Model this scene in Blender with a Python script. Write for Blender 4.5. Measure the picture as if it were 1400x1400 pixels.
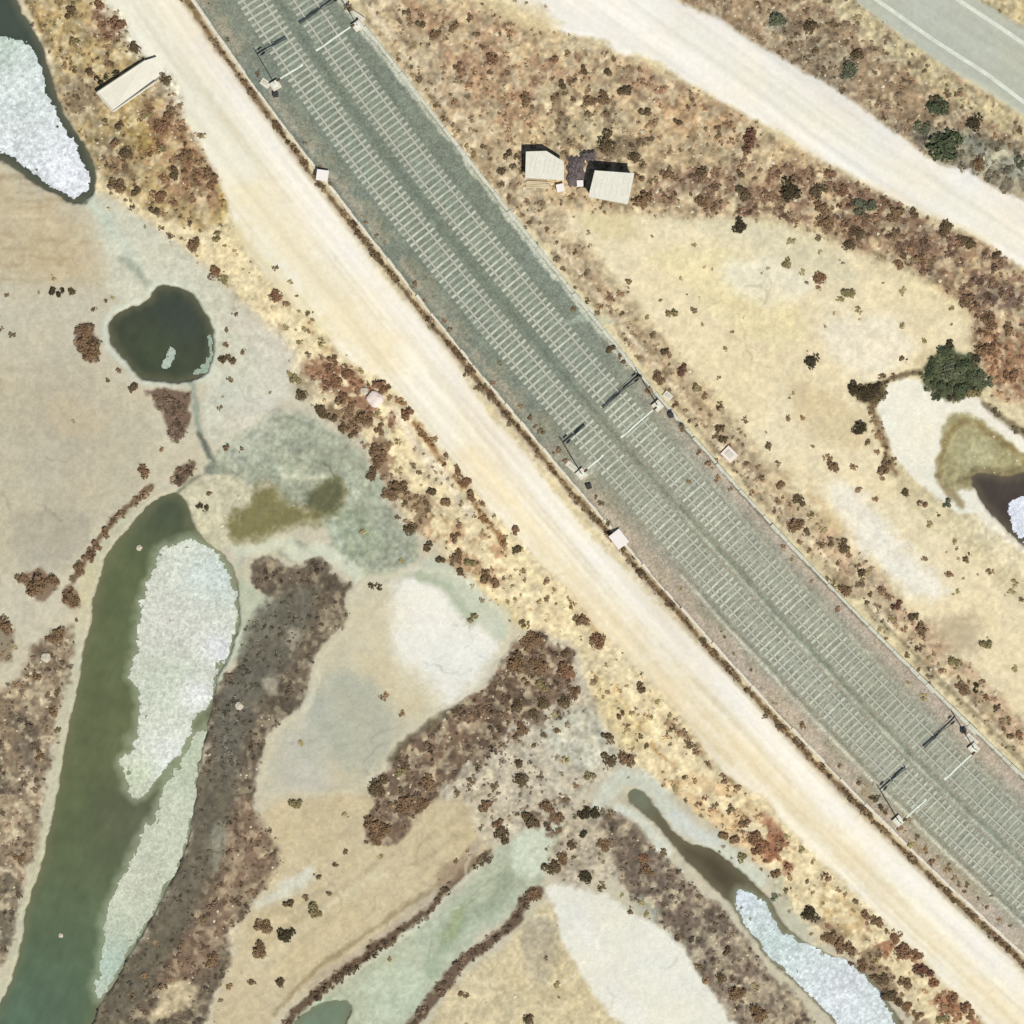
import bpy, bmesh, math, random
import numpy as np
from mathutils import Vector, Matrix

# ---------------------------------------------------------------- camera, light, exposure
for o in list(bpy.data.objects):
    bpy.data.objects.remove(o)
scene = bpy.context.scene
col = scene.collection
PXM = 16.0                       # plan pixels per metre (the plan is 1400 x 1400 px = 87.5 m square)
def wx(px): return (px - 700.0) / PXM
def wy(py): return (700.0 - py) / PXM

CAM_H = 900.0
cam_d = bpy.data.cameras.new('camera')
cam = bpy.data.objects.new('camera', cam_d); col.objects.link(cam)
cam.location = (0, 0, CAM_H)
cam_d.sensor_fit = 'HORIZONTAL'
cam_d.angle = 2 * math.atan(43.75 / CAM_H)
cam_d.clip_start = 1.0; cam_d.clip_end = 12000.0
scene.camera = cam

SUN_EL = math.radians(62.0)
sun_dir = Vector((0.51 * math.cos(SUN_EL), -0.86 * math.cos(SUN_EL), math.sin(SUN_EL))).normalized()
sl = bpy.data.lights.new('sun', 'SUN'); sl.energy = 4.3; sl.angle = math.radians(0.5); sl.color = (1.0, 0.965, 0.9)
so = bpy.data.objects.new('sun', sl); col.objects.link(so)
so.rotation_euler = sun_dir.to_track_quat('Z', 'Y').to_euler()
so.location = (20, -40, 80)
w = bpy.data.worlds.new('World'); scene.world = w; w.use_nodes = True
nt = w.node_tree; nt.nodes.clear()
sky = nt.nodes.new('ShaderNodeTexSky'); sky.sky_type = 'NISHITA'; sky.sun_disc = False
sky.sun_elevation = SUN_EL; sky.sun_rotation = math.atan2(0.51, -0.86)
bg = nt.nodes.new('ShaderNodeBackground'); bg.inputs['Strength'].default_value = 0.05
wo = nt.nodes.new('ShaderNodeOutputWorld')
nt.links.new(sky.outputs[0], bg.inputs[0]); nt.links.new(bg.outputs[0], wo.inputs[0])
vs = scene.view_settings
scene.display_settings.display_device = 'sRGB'
vs.view_transform = 'Standard'; vs.look = 'None'; vs.exposure = 0.07; vs.gamma = 1.0; vs.use_curve_mapping = False
GAIN = np.array([1.32, 1.31, 1.295])         # light on a flat lit surface per unit of base colour, used to set base colours

# ---------------------------------------------------------------- helpers
rng = np.random.default_rng(11)
random.seed(11)
def tag(o, label=None, cat=None, group=None, kind=None):
    if label: o['label'] = label
    if cat: o['category'] = cat
    if group: o['group'] = group
    if kind: o['kind'] = kind
    return o
def lin(c):
    c = np.asarray(c, dtype=float) / 255.0
    l = np.where(c <= 0.04045, c / 12.92, ((c + 0.055) / 1.055) ** 2.4)
    return l
def alb(c):                                 # the colour a surface shows in full sun -> its base colour
    return np.clip(lin(c) / GAIN, 0.0, 0.85)

def new_mat(name, rgb=None, rough=0.9, noise=0.12, scale=6.0, bump=0.0, attr=None, spec=0.2, metal=0.0, detail=4.0, noise2=0.0, scale2=20.0):
    m = bpy.data.materials.new(name); m.use_nodes = True
    t = m.node_tree; t.nodes.clear()
    out = t.nodes.new('ShaderNodeOutputMaterial'); b = t.nodes.new('ShaderNodeBsdfPrincipled')
    t.links.new(b.outputs[0], out.inputs[0])
    b.inputs['Roughness'].default_value = rough
    b.inputs['Specular IOR Level'].default_value = spec
    b.inputs['Metallic'].default_value = metal
    tc = t.nodes.new('ShaderNodeTexCoord')
    n = t.nodes.new('ShaderNodeTexNoise'); n.inputs['Scale'].default_value = scale; n.inputs['Detail'].default_value = detail
    t.links.new(tc.outputs['Object'], n.inputs['Vector'])
    mr = t.nodes.new('ShaderNodeMapRange')
    mr.inputs['From Min'].default_value = 0.25; mr.inputs['From Max'].default_value = 0.75
    mr.inputs['To Min'].default_value = 1 - noise; mr.inputs['To Max'].default_value = 1 + noise
    t.links.new(n.outputs['Fac'], mr.inputs['Value'])
    fac = mr.outputs[0]
    if noise2 > 0:
        v = t.nodes.new('ShaderNodeTexNoise'); v.inputs['Scale'].default_value = scale2; v.inputs['Detail'].default_value = 2
        t.links.new(tc.outputs['Object'], v.inputs['Vector'])
        m2 = t.nodes.new('ShaderNodeMapRange')
        m2.inputs['From Min'].default_value = 0.3; m2.inputs['From Max'].default_value = 0.7
        m2.inputs['To Min'].default_value = 1 - noise2; m2.inputs['To Max'].default_value = 1 + noise2
        t.links.new(v.outputs['Fac'], m2.inputs['Value'])
        mu = t.nodes.new('ShaderNodeMath'); mu.operation = 'MULTIPLY'
        t.links.new(fac, mu.inputs[0]); t.links.new(m2.outputs[0], mu.inputs[1]); fac = mu.outputs[0]
    mx = t.nodes.new('ShaderNodeVectorMath'); mx.operation = 'SCALE'
    if attr:
        a = t.nodes.new('ShaderNodeAttribute'); a.attribute_name = attr
        t.links.new(a.outputs['Color'], mx.inputs[0])
    else:
        mx.inputs[0].default_value = tuple(rgb)
    t.links.new(fac, mx.inputs['Scale'])
    t.links.new(mx.outputs[0], b.inputs['Base Color'])
    if bump > 0:
        bp = t.nodes.new('ShaderNodeBump'); bp.inputs['Strength'].default_value = 1.0; bp.inputs['Distance'].default_value = bump
        t.links.new(n.outputs['Fac'], bp.inputs['Height']); t.links.new(bp.outputs[0], b.inputs['Normal'])
    return m

def link_mesh(name, verts, faces, mat, parent=None, smooth=False):
    me = bpy.data.meshes.new(name); me.from_pydata([tuple(v) for v in verts], [], [tuple(f) for f in faces]); me.update()
    o = bpy.data.objects.new(name, me); col.objects.link(o)
    if mat: me.materials.append(mat)
    if smooth:
        for p in me.polygons: p.use_smooth = True
    if parent: o.parent = parent
    return o
def empty(name, loc, rz=0.0):
    o = bpy.data.objects.new(name, None); col.objects.link(o); o.location = loc; o.rotation_euler = (0, 0, rz)
    o.empty_display_size = 0.2
    return o
class MB:                                   # collects boxes, bars and prisms into one mesh
    def __init__(s): s.bm = bmesh.new()
    def box(s, c, d, rz=0.0, rx=0.0):
        r = bmesh.ops.create_cube(s.bm, size=1.0)
        M = Matrix.Translation(c) @ Matrix.Rotation(rz, 4, 'Z') @ Matrix.Rotation(rx, 4, 'X') @ Matrix.Diagonal((*d, 1))
        bmesh.ops.transform(s.bm, matrix=M, verts=r['verts']); return s
    def bar(s, a, b, r, seg=6, r2=None):
        a = Vector(a); b = Vector(b); d = b - a
        k = bmesh.ops.create_cone(s.bm, cap_ends=True, segments=seg, radius1=r, radius2=r if r2 is None else r2, depth=d.length)
        M = Matrix.Translation((a + b) / 2) @ d.to_track_quat('Z', 'Y').to_matrix().to_4x4()
        bmesh.ops.transform(s.bm, matrix=M, verts=k['verts']); return s
    def prism(s, pts, z0, z1):
        lo = [s.bm.verts.new((p[0], p[1], z0 if not callable(z0) else z0(p))) for p in pts]
        hi = [s.bm.verts.new((p[0], p[1], z1 if not callable(z1) else z1(p))) for p in pts]
        n = len(pts)
        s.bm.faces.new(hi); s.bm.faces.new(lo[::-1])
        for i in range(n): s.bm.faces.new((lo[i], lo[(i + 1) % n], hi[(i + 1) % n], hi[i]))
        return s
    def build(s, name, mat, parent=None, bevel=0.0):
        bmesh.ops.recalc_face_normals(s.bm, faces=s.bm.faces)
        if bevel > 0:
            bmesh.ops.bevel(s.bm, geom=list(s.bm.edges), offset=bevel, segments=1, affect='EDGES')
        me = bpy.data.meshes.new(name); s.bm.to_mesh(me); s.bm.free(); me.update()
        o = bpy.data.objects.new(name, me); col.objects.link(o); me.materials.append(mat)
        if parent: o.parent = parent
        return o

# ---------------------------------------------------------------- noise on the plan grid
_tabs = {}
def vnoise(x, y, s, seed):
    if seed not in _tabs: _tabs[seed] = np.random.default_rng(seed).random((256, 256)).astype(np.float32)
    T = _tabs[seed]
    x = x / s; y = y / s
    ix = np.floor(x).astype(np.int32); iy = np.floor(y).astype(np.int32)
    fx = (x - ix).astype(np.float32); fy = (y - iy).astype(np.float32)
    fx = fx * fx * (3 - 2 * fx); fy = fy * fy * (3 - 2 * fy)
    a = T[ix & 255, iy & 255]; b = T[(ix + 1) & 255, iy & 255]; c = T[ix & 255, (iy + 1) & 255]; d = T[(ix + 1) & 255, (iy + 1) & 255]
    return (a * (1 - fx) + b * fx) * (1 - fy) + (c * (1 - fx) + d * fx) * fy
def fbm(x, y, s, seed, o=3):
    r = 0; a = 1.0; t = 0
    for k in range(o):
        r = r + a * vnoise(x + 37.1 * k, y + 11.7 * k, s, seed + k); t += a; a *= 0.55; s = s / 2.03
    return r / t
def sstep(a, b, v):
    t = np.clip((v - a) / (b - a), 0, 1); return t * t * (3 - 2 * t)

STEP = 1.6; LO = -200.0; HI = 1600.0
N = int((HI - LO) / STEP) + 1
ax = (LO + STEP * np.arange(N)).astype(np.float32)
PX, PY = np.meshgrid(ax, ax)                # [row = y, column = x]
XW = PX + 7 * (fbm(PX, PY, 34, 1) - 0.5) + 4 * (fbm(PX, PY, 9, 5, 2) - 0.5)
YW = PY + 7 * (fbm(PX, PY, 34, 21) - 0.5) + 4 * (fbm(PX, PY, 9, 25, 2) - 0.5)
RAG = fbm(PX, PY, 14, 31, 4)
FINE = vnoise(PX, PY, 5.0, 33) * 0.6 + vnoise(PX, PY, 2.6, 34) * 0.4 - 0.5
COL = np.zeros((N, N, 3), np.float32)
VEG = np.zeros((N, N), np.float32)          # clumps per square metre
VC = np.zeros((N, N, 3), np.float32) + np.array([104, 86, 66], np.float32)
VAR = np.zeros((N, N), np.float32) + 0.5    # how mottled the soil is

def slices(P, m):
    P = np.asarray(P, float)
    lo = np.clip(((P.min(0) - m - LO) / STEP).astype(int), 0, N); hi = np.clip(((P.max(0) + m - LO) / STEP).astype(int) + 2, 0, N)
    return (slice(lo[1], hi[1]), slice(lo[0], hi[0]))
def chaikin(P, closed):
    P = np.asarray(P, float)
    if len(P) > 70 or len(P) < 3: return P
    A = P; B = np.roll(P, -1, 0)
    q = np.empty((2 * len(P), 2)); q[0::2] = A * .78 + B * .22; q[1::2] = A * .22 + B * .78
    return q if closed else np.vstack([P[:1], q[1:-2], P[-1:]])
def sdf_poly(P, m=40, warp=1.0):
    s = slices(P, m)
    if warp > 0.6: P = chaikin(P, True)
    X = PX[s] + warp * (XW[s] - PX[s]); Y = PY[s] + warp * (YW[s] - PY[s])
    d2 = np.full(X.shape, 1e9, np.float32); ins = np.zeros(X.shape, bool)
    n = len(P)
    for i in range(n):
        x0, y0 = P[i]; x1, y1 = P[(i + 1) % n]
        ex, ey = x1 - x0, y1 - y0; L = ex * ex + ey * ey + 1e-9
        t = np.clip(((X - x0) * ex + (Y - y0) * ey) / L, 0, 1)
        d2 = np.minimum(d2, (X - x0 - t * ex) ** 2 + (Y - y0 - t * ey) ** 2)
        c = ((y0 <= Y) != (y1 <= Y))
        if ey != 0: ins ^= c & (X < x0 + (Y - y0) / ey * ex)
    d = np.sqrt(d2); return s, np.where(ins, -d, d)
def sdf_line(P, m=30, warp=1.0):
    s = slices(P, m)
    if warp > 0.6: P = chaikin(P, False)
    X = PX[s] + warp * (XW[s] - PX[s]); Y = PY[s] + warp * (YW[s] - PY[s])
    d2 = np.full(X.shape, 1e9, np.float32)
    for i in range(len(P) - 1):
        x0, y0 = P[i]; x1, y1 = P[i + 1]
        ex, ey = x1 - x0, y1 - y0; L = ex * ex + ey * ey + 1e-9
        t = np.clip(((X - x0) * ex + (Y - y0) * ey) / L, 0, 1)
        d2 = np.minimum(d2, (X - x0 - t * ex) ** 2 + (Y - y0 - t * ey) ** 2)
    return s, np.sqrt(d2)
def lay(s, m, rgb, veg=None, vc=None, var=None):
    m3 = m[..., None]
    if rgb is not None: COL[s] = COL[s] * (1 - m3) + np.asarray(rgb, np.float32) * m3
    if veg is not None: VEG[s] = VEG[s] * (1 - m) + veg * m
    if vc is not None: VC[s] = VC[s] * (1 - m3) + np.asarray(vc, np.float32) * m3
    if var is not None: VAR[s] = VAR[s] * (1 - m) + var * m
def paint(P, rgb, soft=3, op=1.0, rag=5, warp=1.0, veg=None, vc=None, var=None, spk=None):
    """spk=(threshold, scale, seed): only where a noise passes the threshold, for broken cover."""
    s, d = sdf_poly(P, 30 + soft, warp)
    d = d + rag * (RAG[s] - 0.5) * 2 + (1.0 + soft * 0.85) * FINE[s]
    sf = 0.9 + 0.6 * soft
    m = op * np.clip(0.5 - d / (2 * sf), 0, 1)
    if spk:
        q = fbm(PX[s], PY[s], spk[1], spk[2], 3); m = m * sstep(spk[0] - 0.05, spk[0] + 0.05, q)
    lay(s, m, rgb, veg, vc, var)
def stroke(P, wd, rgb, soft=2, op=1.0, rag=3, warp=1.0, veg=None, vc=None, var=None, spk=None):
    s, d = sdf_line(P, 20 + wd + soft, warp)
    d = d - wd / 2 + rag * (RAG[s] - 0.5) * 2 + (0.6 + soft * 0.8) * FINE[s]
    sf = 0.8 + 0.6 * soft
    m = op * np.clip(0.5 - d / (2 * sf), 0, 1)
    if spk:
        q = fbm(PX[s], PY[s], spk[1], spk[2], 3); m = m * sstep(spk[0] - 0.05, spk[0] + 0.05, q)
    lay(s, m, rgb, veg, vc, var)

# ---------------------------------------------------------------- the plan: centre lines and outlines
def smooth_curve(pts, deg=4, step=2.0, ext=260):
    P = np.array(pts, float); t = np.r_[0, np.cumsum(np.hypot(*np.diff(P, axis=0).T))]
    L = t[-1]; u = t / L
    cx = np.polyfit(u, P[:, 0], deg); cy = np.polyfit(u, P[:, 1], deg)
    uu = np.linspace(0, 1, int(L / step)); Q = np.c_[np.polyval(cx, uu), np.polyval(cy, uu)]
    a = Q[0] - Q[6]; a /= np.hypot(*a); b = Q[-1] - Q[-7]; b /= np.hypot(*b)
    k = np.arange(step, ext, step)[:, None]
    return np.vstack([(Q[0] + a * k)[::-1], Q, Q[-1] + b * k])
def dense_pts(pts, st=4):
    P = np.array(pts, float); t = np.r_[0, np.cumsum(np.hypot(*np.diff(P, axis=0).T))]; k = np.arange(0, t[-1], st)
    return np.c_[np.interp(k, t, P[:, 0]), np.interp(k, t, P[:, 1])]
def offset(Q, d):
    T = np.gradient(Q, axis=0); T /= np.hypot(T[:, 0], T[:, 1])[:, None]
    return Q + d * np.c_[T[:, 1], -T[:, 0]]             # + is to the upper right of the line
TA = smooth_curve([(350,8),(415,102),(457,166),(512,240),(565,305),(615,378),(662,432),(720,500),(772,557),(825,615),(880,680),(937,750),(987,805),(1037,862),(1112,940),(1155,982),(1207,1035),(1262,1092),(1337,1165),(1387,1212)])
TB = offset(TA, 59)
TROUGH_L = smooth_curve([(270,8),(312,68),(355,132),(387,170),(425,217),(460,265),(525,348),(562,397),(600,437),(650,500),(697,562),(730,602),(775,645),(812,695),(855,745),(897,790),(917,815),(965,870),(1022,932),(1050,957),(1117,1032),(1145,1057),(1180,1097),(1260,1177),(1302,1215),(1355,1262),(1395,1302)], 5)
TROUGH_R = smooth_curve([(470,2),(525,75),(557,107),(580,147),(615,190),(645,230),(680,274),(711,306),(735,337),(755,361),(780,400),(825,447),(865,505),(897,545),(932,590),(965,620),(1000,655),(1050,715),(1105,772),(1155,820),(1190,855),(1240,912),(1285,960),(1325,995),(1375,1037)], 5)
TRK_R = np.array([(100,-230),(245,-4),(282,50),(322,100),(350,142),(400,212),(432,252),(500,347),(540,395),(575,435),(625,495),(660,555),(700,598),(737,645),(782,700),(820,747),(860,782),(905,832),(950,875),(1000,925),(1050,982),(1115,1052),(1150,1090),(1200,1135),(1250,1185),(1300,1235),(1350,1282),(1400,1330),(1660,1590)], float)
TRK_L = np.array([(10,-230),(143,-4),(176,30),(180,50),(196,72),(238,104),(250,132),(254,165),(266,182),(282,215),(300,246),(312,278),(316,305),(338,345),(374,388),(405,420),(428,436),(452,466),(474,490),(503,508),(532,524),(558,555),(584,588),(612,622),(642,655),(668,694),(695,722),(725,752),(775,803),(812,852),(840,878),(875,915),(912,955),(940,987),(970,1030),(990,1056),(1017,1077),(1048,1090),(1064,1118),(1102,1156),(1150,1202),(1187,1236),(1226,1274),(1264,1311),(1290,1344),(1314,1362),(1344,1395),(1480,1545),(1560,1640)], float)
DIRT_W = [tuple(p) for p in TRK_R] + [tuple(p) for p in TRK_L[::-1]]
DIRT_E = [(560,-60),(640,-20),(690,8),(767,44),(822,52),(847,73),(880,74),(912,93),(950,115),(987,135),(1022,158),(1050,174),(1077,185),(1100,207),(1132,222),(1167,242),(1210,265),(1250,287),(1300,305),(1350,332),(1372,350),(1400,368),(1500,440),(1660,545),(1660,420),(1400,278),(1332,240),(1320,229),(1287,227),(1262,210),(1225,182),(1200,165),(1150,125),(1100,97),(1050,72),(1012,47),(982,25),(950,12),(920,-2),(860,-40),(760,-120),(560,-230)]
ROAD_LO = np.array([(905,-190),(1165,-2),(1205,30),(1267,73),(1300,96),(1350,125),(1400,160),(1500,225),(1660,330)], float)
ROAD_HI = np.array([(1060,-190),(1341,0),(1372,21),(1400,38),(1500,106),(1660,214)], float)
ROAD = [tuple(p) for p in ROAD_LO] + [tuple(p) for p in ROAD_HI[::-1]]
BED = [tuple(p) for p in TROUGH_L[::12]] + [tuple(p) for p in TROUGH_R[::-12]]

# water outlines
W_NW = [(-80,-200),(0,-60),(18,-4),(26,16),(42,40),(56,65),(66,100),(79,132),(89,165),(106,190),(122,213),(129,238),(127,262),(114,279),(97,276),(50,250),(-10,208),(-200,120),(-200,-200)]
W_ROUND = [(212,396),(225,391),(250,394),(266,406),(276,425),(286,442),(291,455),(290,488),(281,513),(250,521),(212,518),(190,513),(174,493),(154,471),(149,450),(159,430),(185,419),(205,410)]
W_LONG = [(246,672),(224,678),(200,695),(176,722),(156,747),(142,772),(130,812),(123,860),(113,910),(101,960),(93,1010),(82,1070),(73,1120),(57,1190),(38,1232),(30,1300),(12,1352),(-10,1392),(-90,1600),(20,1600),(122,1400),(156,1340),(190,1283),(222,1228),(252,1160),(264,1105),(271,1050),(281,992),(290,960),(295,927),(310,902),(325,856),(326,808),(313,768),(283,742),(260,720),(256,690)]
W_CREEK = [(858,1088),(866,1078),(878,1080),(890,1094),(903,1114),(919,1138),(940,1153),(976,1160),(1002,1184),(1032,1212),(1048,1226),(1075,1272),(1100,1290),(1135,1308),(1172,1324),(1195,1344),(1212,1368),(1230,1400),(1300,1600),(1220,1600),(1150,1408),(1128,1380),(1100,1354),(1072,1328),(1046,1303),(1020,1265),(1003,1238),(977,1212),(953,1187),(925,1157),(897,1124),(874,1104)]
W_NE = [(1327,652),(1350,648),(1375,655),(1405,645),(1520,700),(1520,800),(1440,780),(1398,742),(1382,728),(1362,705),(1345,692)]
W_OLIVE = [(318,745),(312,715),(322,695),(348,690),(345,668),(372,655),(388,690),(420,698),(438,665),(468,654),(470,688),(448,712),(402,722),(352,736)]
W_SOUTH = [(405,1395),(432,1374),(470,1366),(482,1376),(470,1402),(440,1480),(300,1600),(250,1600)]
# floating salt and foam crusts
C_NW = [(-120,40),(-10,48),(15,49),(37,62),(53,85),(62,120),(73,140),(82,172),(96,191),(111,218),(120,243),(118,258),(106,272),(82,262),(50,240),(12,213),(-10,200),(-160,110)]
C_LONG = [(212,752),(235,746),(252,737),(276,741),(300,760),(316,785),(324,820),(322,856),(307,905),(292,926),(286,955),(264,983),(247,1025),(226,1048),(206,1076),(190,1089),(174,1086),(171,1064),(158,1042),(184,1026),(174,1011),(190,1000),(193,970),(186,940),(175,918),(185,892),(187,862),(197,815),(209,782)]
C_LOW = [(284,985),(272,1050),(263,1107),(251,1156),(241,1182),(221,1222),(211,1250),(191,1275),(156,1332),(136,1371),(129,1360),(134,1336),(143,1290),(141,1260),(156,1222),(174,1185),(189,1155),(213,1112),(231,1065),(262,1010)]
C_CREEK = [(1006,1220),(1024,1221),(1044,1237),(1064,1275),(1095,1291),(1130,1308),(1168,1326),(1190,1346),(1206,1370),(1222,1402),(1296,1600),(1224,1600),(1152,1402),(1131,1376),(1104,1351),(1074,1324),(1048,1299),(1024,1262),(1010,1240)]
C_NE = [(1376,690),(1390,680),(1410,676),(1520,720),(1520,790),(1442,775),(1400,742),(1385,722)]

# ---------------------------------------------------------------- paint the soils (colours of the earth itself, shadow mixed into one dark bank)
COL[:] = (214, 200, 164)
westP = [(-220,-220),(40,-220)] + [tuple(p) for p in TRK_L[1:]] + [(1560,1640),(-220,1640)]
paint(westP, (198, 190, 168), 6, var=0.2)
# -- east side
paint([(470,-220),(640,-220),(700,10),(770,48),(850,76),(950,120),(1050,178),(1100,205),(1210,268),(1350,335),(1420,380),(1660,550),(1660,700),(1420,560),(1340,525),(1322,470),(1330,425),(1240,370),(1160,335),(1110,316),(1040,298),(900,300),(780,290),(720,310),(640,230),(560,110),(500,30)], (186,164,130), 8, veg=3.0, vc=(122,98,72), var=1.0)
paint([(500,-60),(640,-10),(720,40),(790,55),(860,80),(980,140),(1040,170),(1030,200),(980,190),(900,150),(820,120),(720,150),(640,120),(560,90)], (160,130,102), 14, 0.75, 10, veg=5, vc=(124,92,70), spk=(0.47,30,61))
paint([(560,60),(660,60),(740,120),(720,200),(660,190),(600,140)], (172,140,110), 14, 0.8, 10, spk=(0.45,26,62))
paint([(760,150),(860,160),(870,230),(800,230),(730,200)], (186,170,134), 10, 0.6, 8)
paint([(770,110),(850,120),(900,180),(870,230),(780,240),(740,190),(720,140)], (120,102,80), 10, 0.7, 10, veg=7, vc=(92,78,60), spk=(0.53,16,63))
paint([(920,130),(990,150),(1010,180),(960,190),(900,170)], (176,146,112), 8, 0.8)
paint([(930,230),(1020,220),(1130,225),(1210,270),(1350,340),(1420,385),(1660,560),(1660,690),(1420,550),(1345,520),(1325,470),(1335,425),(1240,365),(1150,330),(1110,310),(1040,295),(940,290),(880,270)], (138,112,90), 8, 0.85, 12, veg=8, vc=(108,82,66), spk=(0.42,20,64))
paint([(1140,240),(1300,310),(1400,370),(1400,420),(1300,390),(1180,320)], (118,94,78), 8, 0.6, 8, veg=9, vc=(98,76,64), spk=(0.45,22,65))
paint([(1340,430),(1420,470),(1420,560),(1350,540)], (158,122,92), 10, 0.8, 8, veg=6, vc=(126,90,66))
paint([(1320,370),(1400,400),(1400,430),(1340,420)], (104,88,80), 10, 0.7, 8)
# strip between the road and the eastern dirt track
paint([(760,-220),(1000,-220),(1165,-2),(1210,33),(1268,76),(1300,99),(1352,128),(1405,165),(1660,340),(1660,430),(1400,282),(1335,243),(1290,230),(1225,185),(1150,128),(1050,75),(985,28),(920,-2)], (150,128,102), 5, veg=5, vc=(114,96,76), var=1.0)
stroke([(1120,-20),(1200,45),(1262,88),(1300,120),(1350,150),(1400,180),(1560,290)], 34, (206,192,152), 8, 0.85, 10, veg=0.6, spk=(0.4,16,66))
paint([(1050,20),(1140,40),(1180,100),(1190,150),(1100,95),(1050,70)], (128,112,92), 10, 0.8, 10, veg=6, vc=(104,90,70), spk=(0.44,22,67))
paint([(1050,15),(1080,20),(1075,40),(1050,42)], (88,90,78), 6, 0.8)
paint([(1235,180),(1290,170),(1350,190),(1400,190),(1420,280),(1330,240),(1290,228),(1260,205)], (112,108,94), 8, 0.75, 8, veg=7, vc=(92,92,76))
stroke([(1318,190),(1345,205),(1350,225)], 18, (172,174,156), 7, 0.8)
stroke([(1370,215),(1395,230)], 22, (170,172,154), 7, 0.7)
paint([(1330,0),(1380,20),(1420,40),(1660,190),(1660,-220),(1090,-220)], (196,180,140), 4, veg=2.0, vc=(120,106,80), var=0.9)
# tan clearing
CLEAR = [(755,300),(800,285),(900,300),(1010,303),(1100,318),(1160,345),(1240,385),(1325,432),(1320,478),(1262,480),(1240,505),(1205,520),(1180,560),(1195,620),(1230,680),(1300,735),(1400,830),(1560,960),(1560,1120),(1400,1000),(1330,930),(1260,850),(1200,780),(1120,700),(1060,640),(1000,560),(920,470),(860,400),(800,350)]
paint(CLEAR, (229, 214, 180), 12, 0.95, 10, veg=0.10, var=0.26)
for P, c, o_ in [([(880,340),(1000,330),(1080,400),(1110,470),(1040,470),(940,400)], (229,216,170), .6), ([(980,360),(1060,350),(1120,390),(1060,420),(1000,400)], (233,226,205), .7),
              ([(1110,440),(1220,430),(1260,480),(1200,520),(1140,500)], (233,225,207), .75), ([(1120,660),(1165,655),(1230,740),(1300,800),(1270,830),(1180,760)], (236,230,216), .9),
              ([(1270,580),(1300,590),(1260,680)], (206,196,160), .5), ([(930,300),(1040,305),(1140,340),(1180,400),(1100,370)], (212,204,174), .6),
              ([(1060,500),(1180,560),(1190,620),(1100,600)], (206,186,146), .6), ([(1280,840),(1340,840),(1340,900),(1280,890)], (190,174,146), .8),
              ([(1310,700),(1360,700),(1400,760),(1400,800)], (224,212,182), .7), ([(790,290),(860,290),(880,330),(800,320)], (210,196,150), .6)]:
    paint(P, c, 14, o_, 10)
paint([(1000,640),(1100,650),(1170,740),(1230,800),(1150,790),(1080,720)], (196,170,132), 10, 0.6, 10, spk=(0.47,24,70))
# weedy strip along the east side of the railway
W0 = offset(TROUGH_R, 14)[::15]; W1 = offset(TROUGH_R, 58)[::15]
paint([tuple(p) for p in W0] + [tuple(p) for p in W1[::-1]], (192,172,140), 8, 0.8, 12, veg=2.2, vc=(118,98,74), var=0.9)
stroke([tuple(p) for p in offset(TROUGH_R, 30)[::15]], 26, (150,128,102), 6, 0.7, 10, veg=5, vc=(110,90,68), spk=(0.5,18,71))
stroke([tuple(p) for p in offset(TROUGH_R, 14)[::15]], 6, (124,110,88), 2, 0.65, 3, veg=7, vc=(104,90,70), spk=(0.46,14,72))
stroke([tuple(p) for p in offset(TROUGH_R, 24)[::15]], 7, (220,206,180), 3, 0.7, 4, spk=(0.42,14,73))
lowR = offset(TROUGH_R, 18); lowR = lowR[(lowR[:, 0] > 1180)]
stroke([tuple(p) for p in lowR[::15]], 4.5, (140,132,104), 1.5, 0.85, 2, warp=0.3)
lowR2 = offset(TROUGH_R, 46); lowR2 = lowR2[(lowR2[:, 0] > 1130)]
stroke([tuple(p) for p in lowR2[::15]], 24, (182,154,128), 8, 0.7, 8, veg=4, vc=(122,92,72), spk=(0.45,18,74))
# north-east pool of salt
paint([(1200,545),(1215,524),(1235,515),(1257,518),(1282,533),(1300,548),(1330,540),(1405,600),(1500,680),(1500,760),(1400,745),(1345,702),(1300,700),(1272,674),(1240,648),(1220,625),(1210,595),(1199,570)], (233,229,214), 3, 1, 3, var=0.12, veg=0)
paint([(1292,572),(1320,562),(1350,580),(1405,625),(1500,700),(1405,660),(1345,652),(1322,668),(1300,672),(1283,655),(1285,620)], (168,160,122), 4, 1, 4, var=0.6)
stroke([(1284,648),(1286,622),(1298,590),(1322,572),(1350,590),(1380,612),(1410,628)], 8, (138,122,84), 4, 0.85, 3)
paint([(1312,600),(1350,600),(1370,630),(1330,645),(1305,640)], (178,172,136), 8, 0.8, 6)
stroke([(1283,648),(1292,668),(1315,690)], 10, (140,124,90), 4, 0.8)
stroke([(1325,545),(1360,572),(1404,612)], 12, (234,228,216), 3, 1, 2)
stroke([(1345,553),(1380,578),(1410,598)], 9, (112,100,78), 3, 0.9, 3, veg=9, vc=(86,78,58))
stroke([(1345,705),(1370,728),(1400,748),(1500,840)], 14, (232,224,206), 4, 0.9, 3)
stroke([(1318,655),(1345,646),(1375,650),(1410,640)], 12, (120,108,80), 8, 0.8, 6)
stroke([(1190,545),(1196,570),(1208,600),(1214,630),(1224,650)], 8, (128,106,78), 3, 0.85, 4, veg=8, vc=(104,82,58))
paint([(1155,527),(1208,522),(1212,530),(1196,562),(1184,550),(1172,545)], (92,80,56), 3, 1, 3, veg=11, vc=(80,70,48))
stroke([(1205,525),(1222,516),(1240,510),(1258,508)], 6, (104,92,70), 2, 0.9, 2, veg=8, vc=(88,76,56))
paint([(1262,505),(1275,488),(1296,468),(1306,472),(1310,482),(1330,484),(1338,500),(1352,520),(1340,540),(1318,548),(1284,546),(1264,528)], (84,88,66), 3, 1, 4, veg=12, vc=(80,90,64))
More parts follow.
